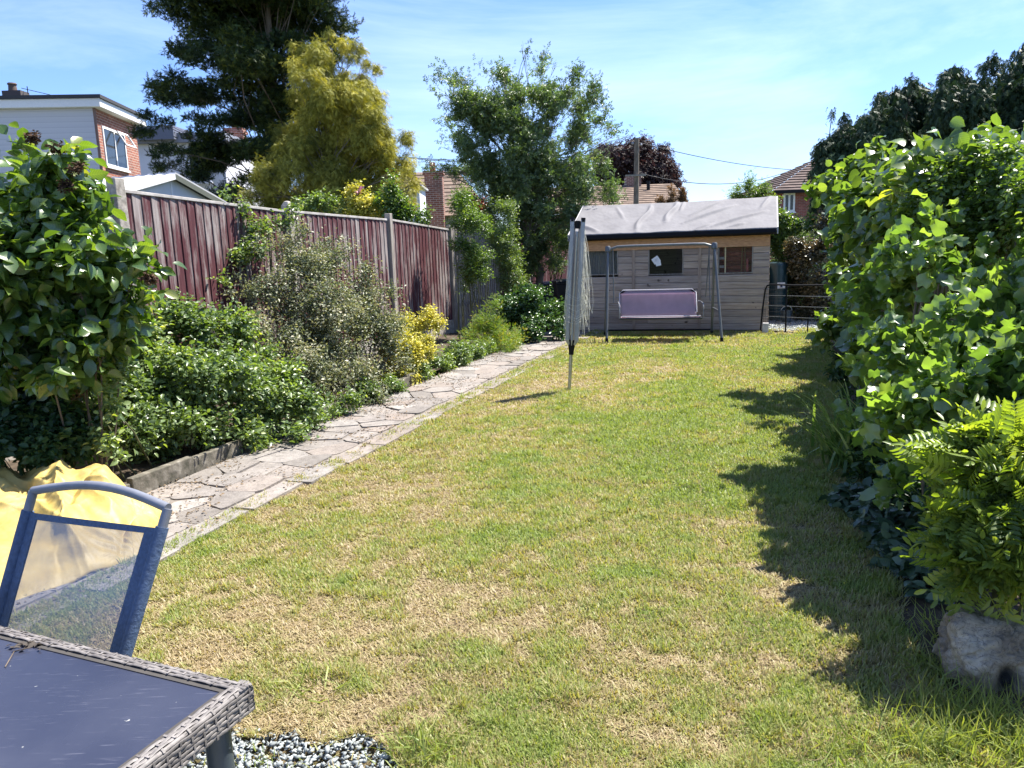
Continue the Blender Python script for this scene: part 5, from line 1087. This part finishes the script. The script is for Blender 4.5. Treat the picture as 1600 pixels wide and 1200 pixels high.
def golden():
    Y = 17.5; px = [(520, 75, 32), (480, 90, 30), (455, 85, 18), (545, 95, 30), (500, 130, 48), (560, 150, 40), (470, 150, 36), (590, 160, 26), (530, 190, 60), (470, 210, 45), (590, 215, 42), (615, 235, 28), (560, 250, 55), (490, 270, 52), (440, 245, 30), (600, 290, 48), (630, 280, 26), (540, 310, 60), (460, 310, 50), (420, 300, 38), (615, 330, 36), (640, 218, 10), (575, 110, 18), (400, 325, 20), (640, 300, 12)]
    r = random.Random(6); bl = [B(x, y, R, Y+r.uniform(-.9, .9)) for x, y, R in px]
    e = empty('golden_conifer', BP(520, Y), 'golden yellow drooping conifer in front of the dark cedar', 'tree'); sb = sub(bl, 190, .36, 4, .95); sb = [(c, R*[1, 1, 1.05]) for c, R in sb]
    foliage('crown', e, sb, 21000, 7, .12, T_fine, L_gold, tl=.18, seed=4, up=.5, out=.7, droop=.25, hang=.26, shell=2.2, jit=.5)
    wood('trunk', e, BP(505, Y), at(515, 80, Y), sb[::2], .17, bark2, 4, 3, .2, tr=.3)
golden()
def cotoneaster_tree():
    Y = 16.2; px = [(800, 130, 22), (815, 75, 12), (848, 85, 12), (785, 120, 22), (760, 110, 14), (700, 130, 22), (715, 150, 30), (690, 150, 14), (740, 160, 35), (790, 160, 45), (850, 150, 40), (900, 150, 34), (935, 155, 24), (700, 200, 26), (750, 210, 50), (810, 215, 60), (870, 205, 50), (920, 200, 36), (955, 200, 12), (690, 230, 14), (740, 260, 42), (800, 280, 62), (860, 270, 56), (920, 260, 40), (690, 262, 14), (665, 255, 9), (760, 310, 50), (830, 340, 66), (890, 320, 50), (930, 300, 34), (860, 385, 46), (820, 390, 40), (960, 285, 16), (985, 212, 7), (970, 205, 8), (870, 100, 8)]
    r = random.Random(7); bl = [B(x, y, R, Y+r.uniform(-.9, .9)) for x, y, R in px]
    e = empty('shrub_tree', BP(830, Y), 'large airy dark green shrub tree spreading beside the shed roof', 'tree'); sb = sub(bl, 230, .27, 6, 1.05)
    foliage('crown', e, sb, 6800, 7, .095, T_sprig, L_cot, tl=.36, seed=6, up=.7, out=.5, droop=.0, shell=1.5, jit=.85)
    wood('trunk', e, BP(845, Y), at(812, 190, Y), sb[::3]+[b for b in bl if b[1][0] < .2], .10, bark2, 6, 3, .08, tr=.3)
cotoneaster_tree()
def copper():
    Y = 46.; px = [(1000, 240, 28), (970, 245, 26), (1030, 250, 24), (1045, 275, 18), (950, 270, 24), (1010, 280, 32), (940, 240, 16), (1050, 290, 12)]
    tree('copper_beech', BP(995, Y), at(1000, 225, Y), [B(x, y, R, Y+random.uniform(-1, 1)) for x, y, R in px], 'dark purple leaved beech behind the utility pole', 'tree', L_beech, 3600, 7, .24, T_sprig, .3, nsub=90, fr=.38, sd=8, tl=.8, hang=.25, droop=.2, shell=2)
copper()
def cypresses():
    sets = [('leftmost dark cypress with drooping tips next to the brick house roof', 1330, 15.5, [(1345, 195, 20), (1330, 215, 34), (1310, 250, 34), (1365, 230, 40), (1300, 285, 26), (1330, 290, 40), (1290, 310, 20), (1370, 300, 40), (1320, 178, 8), (1303, 182, 5), (1290, 345, 22), (1272, 300, 10)]),
            ('middle dark cypress with ragged drooping crown above the hazel hedge', 1410, 15., [(1410, 150, 20), (1385, 165, 18), (1400, 190, 40), (1425, 135, 12), (1440, 190, 40), (1380, 220, 36), (1420, 250, 50), (1400, 310, 50), (1380, 148, 8)]),
            ('broad dark cypress right of the middle one above the privet', 1500, 14.5, [(1475, 140, 22), (1500, 130, 24), (1460, 165, 26), (1500, 180, 48), (1540, 170, 40), (1480, 240, 50), (1530, 250, 50), (1560, 240, 40), (1500, 320, 60)]),
            ('rightmost and tallest dark cypress cut by the photo edge', 1610, 14., [(1560, 100, 20), (1590, 85, 22), (1600, 130, 50), (1650, 100, 60), (1575, 170, 40), (1620, 200, 70), (1600, 280, 70), (1680, 200, 90)])]
    for i, (lab, px, Y, bl) in enumerate(sets):
        r = random.Random(i); bl = [B(x, y, R, Y+r.uniform(-.5, .9)) for x, y, R in bl]; e = empty('cypress_tree', BP(px, Y+.4), lab, 'tree', 'dark cypress trees over the right hedge'); sb = sub(bl, 80, .4, 20+i, .95)
        foliage('crown', e, sb, 10500, 7, .14, T_spray, L_cyp, tl=.28, seed=20+i, up=.3, out=.8, droop=.45, hang=.22, shell=2.4)
        wood('trunk', e, BP(px, Y+.4), Vector(max(bl, key=lambda b: b[0][2])[0])-Vector((0, 0, 1)), sb[::3], .14, bark, i, 2, .15, tr=.3)
cypresses()
tree('sapling', BP(1180, 20), at(1178, 270, 20), [B(1170, 290, 12, 20), B(1195, 288, 10, 20), B(1165, 270, 5, 20), B(1150, 305, 14, 20), B(1190, 305, 16, 20), B(1175, 318, 18, 20), B(1205, 310, 12, 20)], 'thin light green sapling rising behind the right end of the shed roof', 'tree', L_priv, 420, 6, .07, T_sprig, .03, nsub=26, fr=.5, sd=31, tl=.3, shell=1.5)
for i, (px, py, h, lab) in enumerate(((1049, 285, 40, 'tallest dry brown conifer tip poking up behind the shed roof'), (1032, 305, 22, 'short dry brown conifer tip left of the taller ones behind the shed'), (1066, 293, 34, 'rightmost dry brown conifer tip behind the shed roof'))):
    Y = 19.; k = [B(px, py+h*f, 3+5*f, Y) for f in (.2, .5, .8, 1.2)]; tree('dry_conifer', BP(px, Y), at(px, py, Y), k, lab, 'tree', L_brown, 260, 6, .09, T_spray, .04, nsub=14, fr=.6, sd=40+i, tl=.15, hang=-.2, group='dry conifers behind the shed')
# ---- left border
bush = shrub('broad_leaved_bush', BP(110, 5.2), sub([B(60, 300, 70, 5.0), B(105, 310, 50, 4.9), B(35, 245, 28, 5.1), B(100, 268, 26, 5), B(60, 400, 90, 4.9), B(150, 400, 75, 4.8), B(200, 360, 22, 4.9), B(200, 415, 32, 4.9), B(215, 455, 24, 5), B(60, 500, 80, 5), B(140, 490, 70, 5), B(190, 500, 40, 5.1), B(-20, 380, 70, 4.8), B(-40, 520, 70, 4.8), B(160, 330, 26, 5), B(60, 570, 60, 5), B(130, 560, 50, 5.1), B(10, 620, 50, 5), B(12, 222, 18, 5), B(100, 610, 40, 5.2), B(90, 565, 44, 4.75), B(150, 545, 36, 4.85)], 110, .34, 9, 1.0),
      'large bush with broad glossy green leaves filling the near left corner', 'bush', L_mag, 1900, 7, .10, rows([(0, 0), (.15, .17), (.4, .30), (.65, .29), (.88, .12), (1, 0)], .16, -.25), bark, .008, 12, part='leaves', seed=9, tl=.3, up=.8, out=.45, droop=.25, shell=2.0, jit=.5, sp=.25)
for i, (x, y) in enumerate(((88, 232), (118, 262), (232, 435), (104, 290), (50, 215))):
    foliage('flower_head', bush, [B(x, y, 7, 4.75)], 30, 7, .024, T_dia, mleaf('spent_flower', [(0, (.03, .02, .015)), (1, (.12, .07, .045))], (1, 1, 1), .1, .8, .2), seed=60+i, tl=.04)
shrub('rose_bush', BP(270, 6.2, .05), sub([B(300, 520, 50, 6.6), B(250, 560, 60, 6.3), B(340, 560, 60, 6.5), B(390, 560, 50, 6.8), B(200, 600, 60, 6), B(280, 620, 70, 6), B(360, 630, 70, 6.2), B(420, 620, 60, 6.5), B(170, 640, 50, 5.7), B(230, 670, 50, 5.7), B(300, 670, 50, 5.8), B(400, 670, 40, 6.1), B(460, 640, 40, 6.7), B(440, 672, 26, 6.25), B(170, 650, 42, 5.15), B(165, 600, 34, 4.95), B(205, 640, 30, 4.95), B(150, 690, 30, 4.8), B(230, 665, 40, 5.3), B(285, 672, 36, 5.55), B(335, 668, 34, 5.9), B(120, 610, 45, 5.4), B(190, 610, 50, 5.6), B(490, 655, 26, 6.8), B(400, 688, 28, 5.95), B(450, 676, 28, 6.25), B(505, 655, 26, 6.8), B(550, 640, 24, 7.3), B(150, 580, 40, 6), B(370, 510, 30, 6.8), B(350, 490, 24, 6.9)], 120, .34, 10, 1.0),
      'dense mid green rose bush sprawling over the left border', 'bush', L_rose, 6000, 9, .044, T_oval, stemg, .008, 22, part='leaves', seed=10, tl=.2, up=.8, out=.5, shell=3, sp=.4)
shrub('grey_leaved_shrub', BP(480, 8.3, .05), sub([B(440, 420, 46, 8.6), B(490, 410, 46, 8.8), B(540, 420, 40, 9), B(400, 450, 34, 8.2), B(590, 460, 40, 9.1), B(560, 500, 60, 8.8), B(480, 490, 70, 8.4), B(420, 520, 50, 8), B(520, 560, 70, 8.3), B(590, 540, 50, 8.8), B(450, 580, 60, 7.8), B(560, 610, 44, 7.9), B(500, 620, 50, 7.7), B(420, 380, 20, 8.6), B(380, 420, 18, 8.2), B(610, 490, 30, 9.1), B(575, 645, 16, 7.7), B(460, 372, 26, 8.8), B(520, 382, 28, 9), B(405, 392, 22, 8.5), B(365, 445, 26, 8.2)], 110, .34, 11, .95),
      'big sprawling grey green small leaved shrub leaning on the fence', 'bush', L_grey, 5600, 10, .036, T_dia, bark2, .012, 26, part='leaves', seed=11, tl=.26, up=.6, out=.5, shell=2.4, jit=.5, sp=.4)
shrub('climbing_rose', BP(390, 8.4, .1), sub([B(380, 330, 12, 8.7), B(400, 360, 16, 8.7), B(420, 340, 10, 8.8), B(370, 290, 8, 8.6), B(460, 330, 12, 9), B(390, 400, 20, 8.5), B(350, 300, 6, 8.5), B(440, 350, 14, 8.9), B(345, 440, 12, 8)], 28, .5, 12, 1.), 'thin climbing rose stems scrambling over the top of the burgundy fence', 'climber', L_rose, 300, 6, .045, T_oval, stemg, .006, 14, part='leaves', seed=12, tl=.2, shell=1.5, sp=.15)
shrub('yellow_euonymus', BP(645, 9.3, .05), sub([B(640, 510, 22, 9.6), B(620, 520, 26, 9.4), B(675, 502, 18, 9.7), B(650, 545, 32, 9.3), B(600, 540, 26, 9), B(625, 585, 30, 9), B(590, 590, 24, 8.7), B(690, 500, 10, 9.8), B(660, 580, 20, 9.2)], 50, .4, 13, .95), 'bright yellow variegated euonymus bush by the path', 'bush', L_yel, 2000, 8, .034, T_oval, stemg, .008, 12, part='leaves', seed=13, tl=.14, up=.7, out=.5, shell=3, sp=.2)
shrub('leafy_perennial', BP(700, 10.2, .05), sub([B(690, 575, 24, 9.9), B(720, 560, 26, 10.3), B(670, 600, 20, 9.4), B(750, 550, 20, 10.8), B(640, 610, 16, 9)], 30, .45, 14), 'low leafy green perennial clump right of the yellow euonymus', 'plant', L_rose, 900, 8, .06, T_long, stemg, .006, 10, part='leaves', seed=14, tl=.18, sp=.25)
shrub('ferny_plant', BP(780, 11.6, .05), sub([B(760, 510, 26, 12), B(790, 530, 26, 11.7), B(740, 530, 20, 11.7), B(800, 545, 20, 11.4), B(775, 480, 14, 12.2), B(755, 540, 20, 11.3)], 34, .45, 15), 'feathery yellow green plant beside the far end of the path', 'plant', L_fern, 1300, 7, .06, T_fine, stemg, .005, 10, part='leaves', seed=15, tl=.2, hang=-.15, sp=.25)
shrub('dense_green_shrub', BP(835, 13, .05), sub([B(820, 480, 34, 13), B(850, 490, 30, 12.9), B(800, 490, 28, 12.9), B(865, 510, 22, 12.6), B(830, 520, 28, 12.4), B(790, 470, 18, 13.2), B(870, 480, 16, 13), B(850, 455, 12, 13.3)], 50, .4, 16), 'dense dark glossy rounded shrub in front of the wheelie bins', 'bush', mleaf('glossy_leaf', [(0, (.03, .07, .025)), (.6, (.06, .125, .04)), (1, (.13, .2, .07))], (1.5, 1.6, .4), .28, .3, .6), 2600, 8, .052, T_oval, stemg, .01, 14, part='leaves', seed=16, tl=.16, shell=3.4, sp=.25)
shrub('tall_narrow_shrub', BP(728, 13.0, .05), sub([B(725, 320, 22, 13), B(735, 350, 28, 13), B(730, 390, 28, 13), B(745, 420, 24, 12.9), B(715, 350, 14, 13), B(755, 400, 16, 12.9), B(725, 440, 20, 13)], 50, .42, 17), 'tall narrow light green shrub against the fence beside the last grey post', 'bush', L_priv, 1700, 8, .05, T_long, stemg, .01, 14, part='leaves', seed=17, tl=.2, hang=-.12, shell=2.2, sp=.12)
shrub('tall_narrow_shrub', BP(790, 14.2, .05), sub([B(790, 330, 20, 14.2), B(785, 370, 26, 14.2), B(790, 410, 24, 14.2), B(800, 440, 22, 14.1), B(775, 340, 14, 14.2), B(812, 390, 12, 14.1)], 46, .42, 18), 'second tall narrow shrub with reddish tips in front of the far burgundy fence', 'bush', L_rose, 1500, 8, .05, T_long, stemg, .01, 14, part='leaves', seed=18, tl=.2, hang=-.1, shell=2.2, sp=.12)
shrub('red_leaved_shrub', BP(745, 17, .05), sub([B(735, 315, 10, 17), B(755, 320, 12, 17), B(748, 335, 12, 17)], 14, .5, 19), 'small red leaved shrub top showing between the two tall narrow shrubs', 'bush', L_red, 220, 6, .06, T_oval, bark2, .01, 6, part='leaves', seed=19, tl=.2)
for i, (lab, mt, px, bl, sz) in enumerate((('bright yellow shrub top over the burgundy fence under the golden conifer', L_yel, 555, [(560, 320, 22), (540, 305, 12), (580, 330, 18), (555, 298, 8), (530, 330, 10)], .05), ('light green rose branches above the fence left of the yellow shrub', L_rose, 500, [(500, 315, 14), (480, 325, 12), (520, 325, 12), (465, 335, 10)], .05), ('loose green bush above the fence right of the yellow shrub', L_priv, 620, [(605, 290, 20), (620, 320, 24), (640, 330, 18), (600, 325, 18), (660, 338, 12), (625, 345, 20)], .055))):
    Y = 13.2; shrub('garden_shrub', BP(px, Y), sub([B(x, y, R, Y) for x, y, R in bl], 30, .45, 50+i, 1.), lab, 'bush', mt, 700 if i != 1 else 260, 7, sz, T_oval, stemg, .01, 10, part='leaves', seed=50+i, tl=.2, shell=2, group='shrubs in the neighbouring garden')
q = at(563, 297, 13.1); mb = MB(); r = random.Random(2)
k = 16; Vv, Ff, nf = scatter(np.array(q)+rs.randn(k, 3)*.025, rs.randn(k, 3)+[0, 0, .3], rs.randn(k, 3), .06+.02*rs.rand(k), T_oval)
tag(npmesh('rose_flower', Vv, Ff, simple('pink_petal', (.72, .32, .42), .6, var=.1), rnd=np.repeat(rs.rand(k), nf)), 'pink rose bloom on the yellow shrub above the fence', 'flower')
shrub('low_leafy_plant', BP(60, 4.6, .05), sub([B(30, 670, 34, 4.8), B(80, 670, 30, 4.9), B(20, 640, 26, 5), B(120, 690, 22, 4.9), B(60, 700, 26, 4.7), B(-10, 690, 30, 4.6), B(140, 660, 20, 5.1)], 36, .42, 21), 'low shaded leafy plants between the broad leaved bush and the tarpaulin', 'plant', L_dark, 1700, 7, .055, T_oval, stemg, .005, 12, part='leaves', seed=21, tl=.14, sp=.3)
shrub('dry_stalks', BP(80, 5, .05), sub([B(105, 640, 14, 5), B(115, 620, 8, 5), B(80, 650, 10, 5), B(20, 620, 10, 5)], 14, .5, 22), 'dry brown seed stalks standing in the shade below the broad leaved bush', 'plant', L_brown, 160, 6, .02, T_dia, bark2, .003, 12, part='seed_head', seed=22, tl=.05, sp=.2)
shrub('trailing_weeds', G(-4.2, 8.2, .05), sub([(np.array(G(-4.1, t, .10)), np.array([.14, .2, .12])) for t in (6.2, 6.9, 7.5, 8.3, 9.0, 9.7, 10.6, 11.5, 12.3)], 44, .5, 23, 1.), 'low green weeds spilling from the left border onto the path', 'plants', L_rose, 1100, 7, .035, T_oval, stemg, .003, 12, part='leaves', seed=23, tl=.1, sp=.4)
# ---- right border
haz = []
for t in np.arange(5.7, 12.6, .55):
    for z, s in ((.45, 1.0), (1.0, 1.02), (1.55, 1.05), (1.82, 1.15)):
        haz.append((np.array(G(s+.18*math.sin(t*2.3+z*3)+.1, t, z+.05*math.sin(t*4))), np.array([.38, .42, .34])))
HC = lambda P: (P[:, 0]*SX.x+P[:, 1]*SX.y) < 1.9
shrub('hazel_hedge', G(1.1, 8, .0), sub(haz, 190, .46, 24, 1.05), 'tall hazel hedge with large round leaves along the right side of the lawn', 'hedge', L_haz, 5200, 7, .098, T_round, bark2, .014, 60, part='leaves', seed=24, tl=.3, up=.7, out=.5, droop=.25, shell=2, jit=.45, nj=.9, sp=1.5, cull=HC)
hazt = [B(x, y, R, Y) for x, y, R, Y in ((1480, 205, 12, 4.4), (1462, 235, 20, 4.5), (1530, 212, 10, 4.2), (1500, 250, 26, 4.4), (1440, 265, 34, 4.8), (1400, 275, 30, 5.2), (1450, 330, 50, 4.7), (1420, 380, 40, 4.9), (1380, 330, 40, 5.4), (1370, 250, 18, 7), (1345, 280, 22, 7.5), (1295, 285, 14, 8.2), (1310, 270, 10, 8), (1545, 245, 16, 4.2))]
shrub('hazel_bush', BP(1440, 4.8), sub(hazt, 46, .5, 25, 1.), 'tall upper hazel shoots with sunlit leaves rising above the hedge line', 'bush', L_haz, 900, 6, .088, T_round, bark2, .014, 16, part='leaves', seed=25, tl=.3, up=.7, droop=.25, shell=2, sp=.6)
shrub('privet_bush', BP(1540, 4.2), sub([B(1500, 290, 45, 4.3), B(1560, 300, 45, 4.1), B(1600, 300, 45, 3.9), B(1540, 350, 60, 4.2), B(1600, 360, 70, 4.0), B(1480, 350, 40, 4.4), B(1570, 250, 20, 4.1), B(1650, 325, 60, 3.7), B(1700, 360, 80, 3.4), B(1750, 400, 90, 3.2), B(1460, 300, 36, 4.4), B(1520, 265, 26, 4.2)], 80, .36, 26), 'small leaved bright green privet behind the hazel at the right edge', 'bush', L_priv, 3800, 8, .036, T_oval, bark2, .012, 20, part='leaves', seed=26, tl=.2, shell=3, sp=.3)
shrub('lobed_leaf_bush', BP(1500, 3.9), sub([B(1440, 400, 50, 4.02), B(1400, 450, 40, 4.62), B(1500, 440, 60, 3.77), B(1580, 470, 70, 3.53), B(1420, 520, 60, 3.69), B(1500, 540, 80, 3.48), B(1600, 580, 80, 3.23), B(1400, 590, 50, 4.14), B(1460, 620, 70, 3.32), B(1560, 640, 80, 3.11), B(1380, 660, 40, 3.90), B(1440, 700, 50, 3.07), B(1540, 420, 40, 3.89), B(1480, 360, 26, 4.18), B(1350, 460, 16, 4.70), B(1390, 745, 32, 3.53), B(1650, 500, 80, 3.39), B(1660, 640, 80, 2.94)]+[(np.array(G(s_, t_, z_)), np.array([.42, .45, .4])) for s_, t_, z_ in ((1.85, 2.4, 1.7), (1.85, 2.3, 1.2), (1.75, 1.9, 1.5), (1.65, 1.4, 1.2), (1.6, 1.0, .9))], 130, .36, 27, .95),  # last clumps lie out of view, added to shade the near lawn
      'sunlit bush with wavy lobed green leaves bulging over the right border', 'bush', L_hazy, 3700, 7, .068, T_lobe, bark2, .012, 26, part='leaves', seed=27, tl=.26, up=.6, out=.45, droop=.1, shell=1.7, jit=.5, nj=.95, sp=.35)
shrub('pinnate_shrub', gnd(1560, 960), sub([B(1522, 732, 32, 2.74), B(1568, 712, 40, 2.70), B(1482, 752, 20.8, 2.79), B(1608, 772, 48, 2.60), B(1522, 786, 40, 2.70), B(1578, 826, 48, 2.56), B(1502, 836, 24, 2.70), B(1538, 886, 32, 2.56), B(1608, 692, 24, 2.70), B(1628, 886, 40, 2.46), B(1472, 702, 11.2, 2.79)], 46, .42, 28, .9),
      'yellow green shrub with feathery pinnate leaves above the boulder', 'bush', L_pin, 230, 5, .15, T_pin, stemg, .006, 20, part='leaves', seed=28, tl=.14, up=.7, out=.4, droop=-.05, shell=1.8, jit=.55, sp=.1)
shrub('copper_leaf_shrub', BP(1262, 14.5), sub([B(1262, 410, 28, 14.3), B(1255, 380, 22, 14.5), B(1275, 440, 26, 14.2), B(1250, 450, 26, 14.6), B(1285, 390, 20, 14.2), B(1290, 480, 20, 13.9), B(1262, 485, 22, 14.4), B(1300, 350, 24, 14.8)], 50, .42, 29), 'shrub with small glossy bronze leaves beyond the black barrier', 'bush', mleaf('bronze_leaf', [(0, (.03, .04, .02)), (.5, (.09, .09, .05)), (1, (.22, .19, .14))], (1.5, 1.1, .7), .3, .28, .6), 2200, 8, .055, T_oval, bark, .012, 12, part='leaves', seed=29, tl=.18, shell=2.4, sp=.3)
shrub('ivy_climber', BP(1228, 15), sub([B(1225, 350, 18, 15), B(1220, 380, 20, 15), B(1232, 400, 18, 15), B(1240, 350, 16, 15.2), B(1225, 430, 20, 15), B(1245, 440, 20, 15.2), B(1215, 330, 12, 15.2), B(1240, 470, 22, 15.2), B(1265, 350, 14, 15.4)], 50, .42, 30), 'bright green leafy climber between the shed end and the bronze shrub', 'climber', L_priv, 2000, 8, .06, T_oval, bark, .012, 12, part='leaves', seed=30, tl=.18, shell=2.4, sp=.25)
shrub('back_hedge', BP(1270, 18), sub([B(1240, 370, 34, 18), B(1290, 360, 40, 18), B(1250, 430, 40, 18), B(1300, 430, 40, 18), B(1220, 410, 30, 18.5), B(1260, 480, 40, 17.6), B(1300, 490, 40, 17.6)], 60, .42, 32), 'dark hedge closing the garden behind the barrier and water butt', 'hedge', L_cot, 3200, 7, .07, T_sprig, bark, .02, 12, part='leaves', seed=32, tl=.25, shell=3, sp=.5)
shrub('back_hedge', BP(800, 18.5), sub([B(700, 400, 40, 19), B(760, 390, 46, 19), B(820, 400, 50, 20.5), B(880, 378, 22, 18.2), B(905, 385, 24, 18.4), B(640, 380, 30, 19), B(880, 360, 34, 18.4)], 70, .42, 33), 'dark undergrowth below the airy shrub tree behind the far fence', 'hedge', L_cot, 4200, 7, .07, T_sprig, bark, .02, 12, part='leaves', seed=33, tl=.25, shell=3, sp=.8)
# strap leaved clump hanging over the lawn edge
def straps():
    c = gnd(1352, 735); c.z = .03; n = 260; r = np.random.RandomState(4); V = []; F = []; R_ = []
    for i in range(n):
        th = r.uniform(-.35, 1)*math.pi+math.pi*.5; th = r.rand()*2*math.pi; L = r.uniform(.45, .85); d = np.array([math.cos(th), math.sin(th), 0]); el = r.uniform(.75, 1.4); o_ = np.array(c)+r.randn(3)*[.10, .16, 0]; sd = np.array([-d[1], d[0], 0]); b = len(V); m_ = 7
        p_ = o_.copy(); w_ = r.uniform(.006, .011)
        for k in range(m_):
            f = k/(m_-1); ww = w_*(1-f**2.5)+.0006; V += [p_-sd*ww, p_+sd*ww+np.array([0, 0, ww*.4])]; a_ = el-f*f*r.uniform(1.0, 1.7); p_ = p_+(d*math.cos(a_)+np.array([0, 0, math.sin(a_)]))*L/m_
        for k in range(m_-1): F.append((b+2*k, b+2*k+1, b+2*k+3, b+2*k+2)); R_.append(r.rand() if k else 0)
    V = np.array(V); V[:, 2] = np.maximum(V[:, 2], .015); e = empty('strap_leaved_clump', c, 'arching strap leaved clump hanging over the shaded right edge of the lawn', 'plant'); npmesh('leaves', V, np.array(F), L_strap, e, rnd=np.array(R_))
straps()
rb = [gnd(x, y) for x, y in ((1400, 880), (1430, 900), (1460, 930), (1380, 850), (1480, 950), (1500, 900), (1440, 860), (1370, 820), (1350, 800))]
shrub('silver_groundcover', gnd(1430, 900), sub([(np.array(q+Vector((.05, .05, .06))), np.array([.16, .18, .09])) for q in rb], 40, .5, 34, 1.), 'low dark green and silver leaved ground cover beside the boulder', 'plant', L_sil, 420, 6, .06, rows([(0, 0), (.2, .30), (.5, .34), (.8, .2), (1, 0)], .1, -.2), stemg, .003, 12, part='leaves', seed=34, tl=.1, up=1.2, sp=.2)
shrub('dark_undergrowth', gnd(1480, 800), sub([(np.array(gnd(x, y)+Vector((.1, .1, h))), np.array([.22, .3, .16])) for x, y, h in ((1420, 800, .15), (1480, 850, .15), (1380, 760, .15), (1540, 900, .15), (1400, 720, .2), (1500, 780, .25), (1600, 850, .2), (1360, 690, .12), (1345, 650, .12), (1325, 600, .12), (1560, 760, .3))], 50, .5, 35, 1.), 'dark shaded undergrowth under the lobed and pinnate bushes', 'plants', L_dark, 1500, 7, .055, T_oval, stemg, .004, 16, part='leaves', seed=35, tl=.14, sp=.4)
e = empty('periwinkle', gnd(1480, 890), 'few small violet periwinkle flowers in the shade above the boulder', 'flowers'); pm = simple('violet_petal', (.10, .06, .42), .6, var=.1)
for x, y in ((1486, 942), (1478, 870), (1463, 828)):
    q = gnd(x, y, .12); mb = MB()
    for k in range(5):
        a = k*1.257; d = Vector((math.cos(a), 0, math.sin(a))); s_ = Vector((-math.sin(a), 0, math.cos(a))); mb.add([q, q+d*.010+s_*.006+Vector((0, -.003, 0)), q+d*.016, q+d*.010-s_*.006+Vector((0, -.003, 0))], [(0, 1, 2, 3)])
    mb.build('flower', pm, e)
# long grass tufts at the foot of the boulder and the near right edge
def tufts():
    r = np.random.RandomState(9); P = []
    for x, y, n, s in ((1500, 1120, 300, .10), (1560, 1140, 400, .12), (1590, 1170, 400, .12), (1480, 1050, 160, .06), (1470, 1000, 120, .06), (1530, 1180, 300, .12), (1440, 1160, 150, .1), (1590, 1060, 60, .04), (660, 1185, 160, .06), (470, 1085, 60, .06), (1330, 1190, 120, .1)):
        q = np.array(gnd(x, y)); P.append(q+r.randn(n, 3)*[s, s*.6, 0])
    P = np.concatenate(P); n = len(P); V, F, nf = scatter(P, r.randn(n, 3)*[.8, .8, .2]+[0, 0, .9], r.randn(n, 3), .06+.11*r.rand(n), (np.array([(-.018, 0, 0), (.018, 0, 0), (.014, .5, .05), (-.014, .5, .05), (0, 1, -.15)], float), np.array([(0, 1, 2), (0, 2, 3), (3, 2, 4)])), r.rand(n)*3)
    tag(npmesh('long_grass', V, F, bpy.data.materials['grass_blade'], rnd=np.repeat(.5+.5*r.rand(n), nf)), 'longer uncut grass around the boulder and the gravel edge', 'grass', kind='stuff')
tufts()
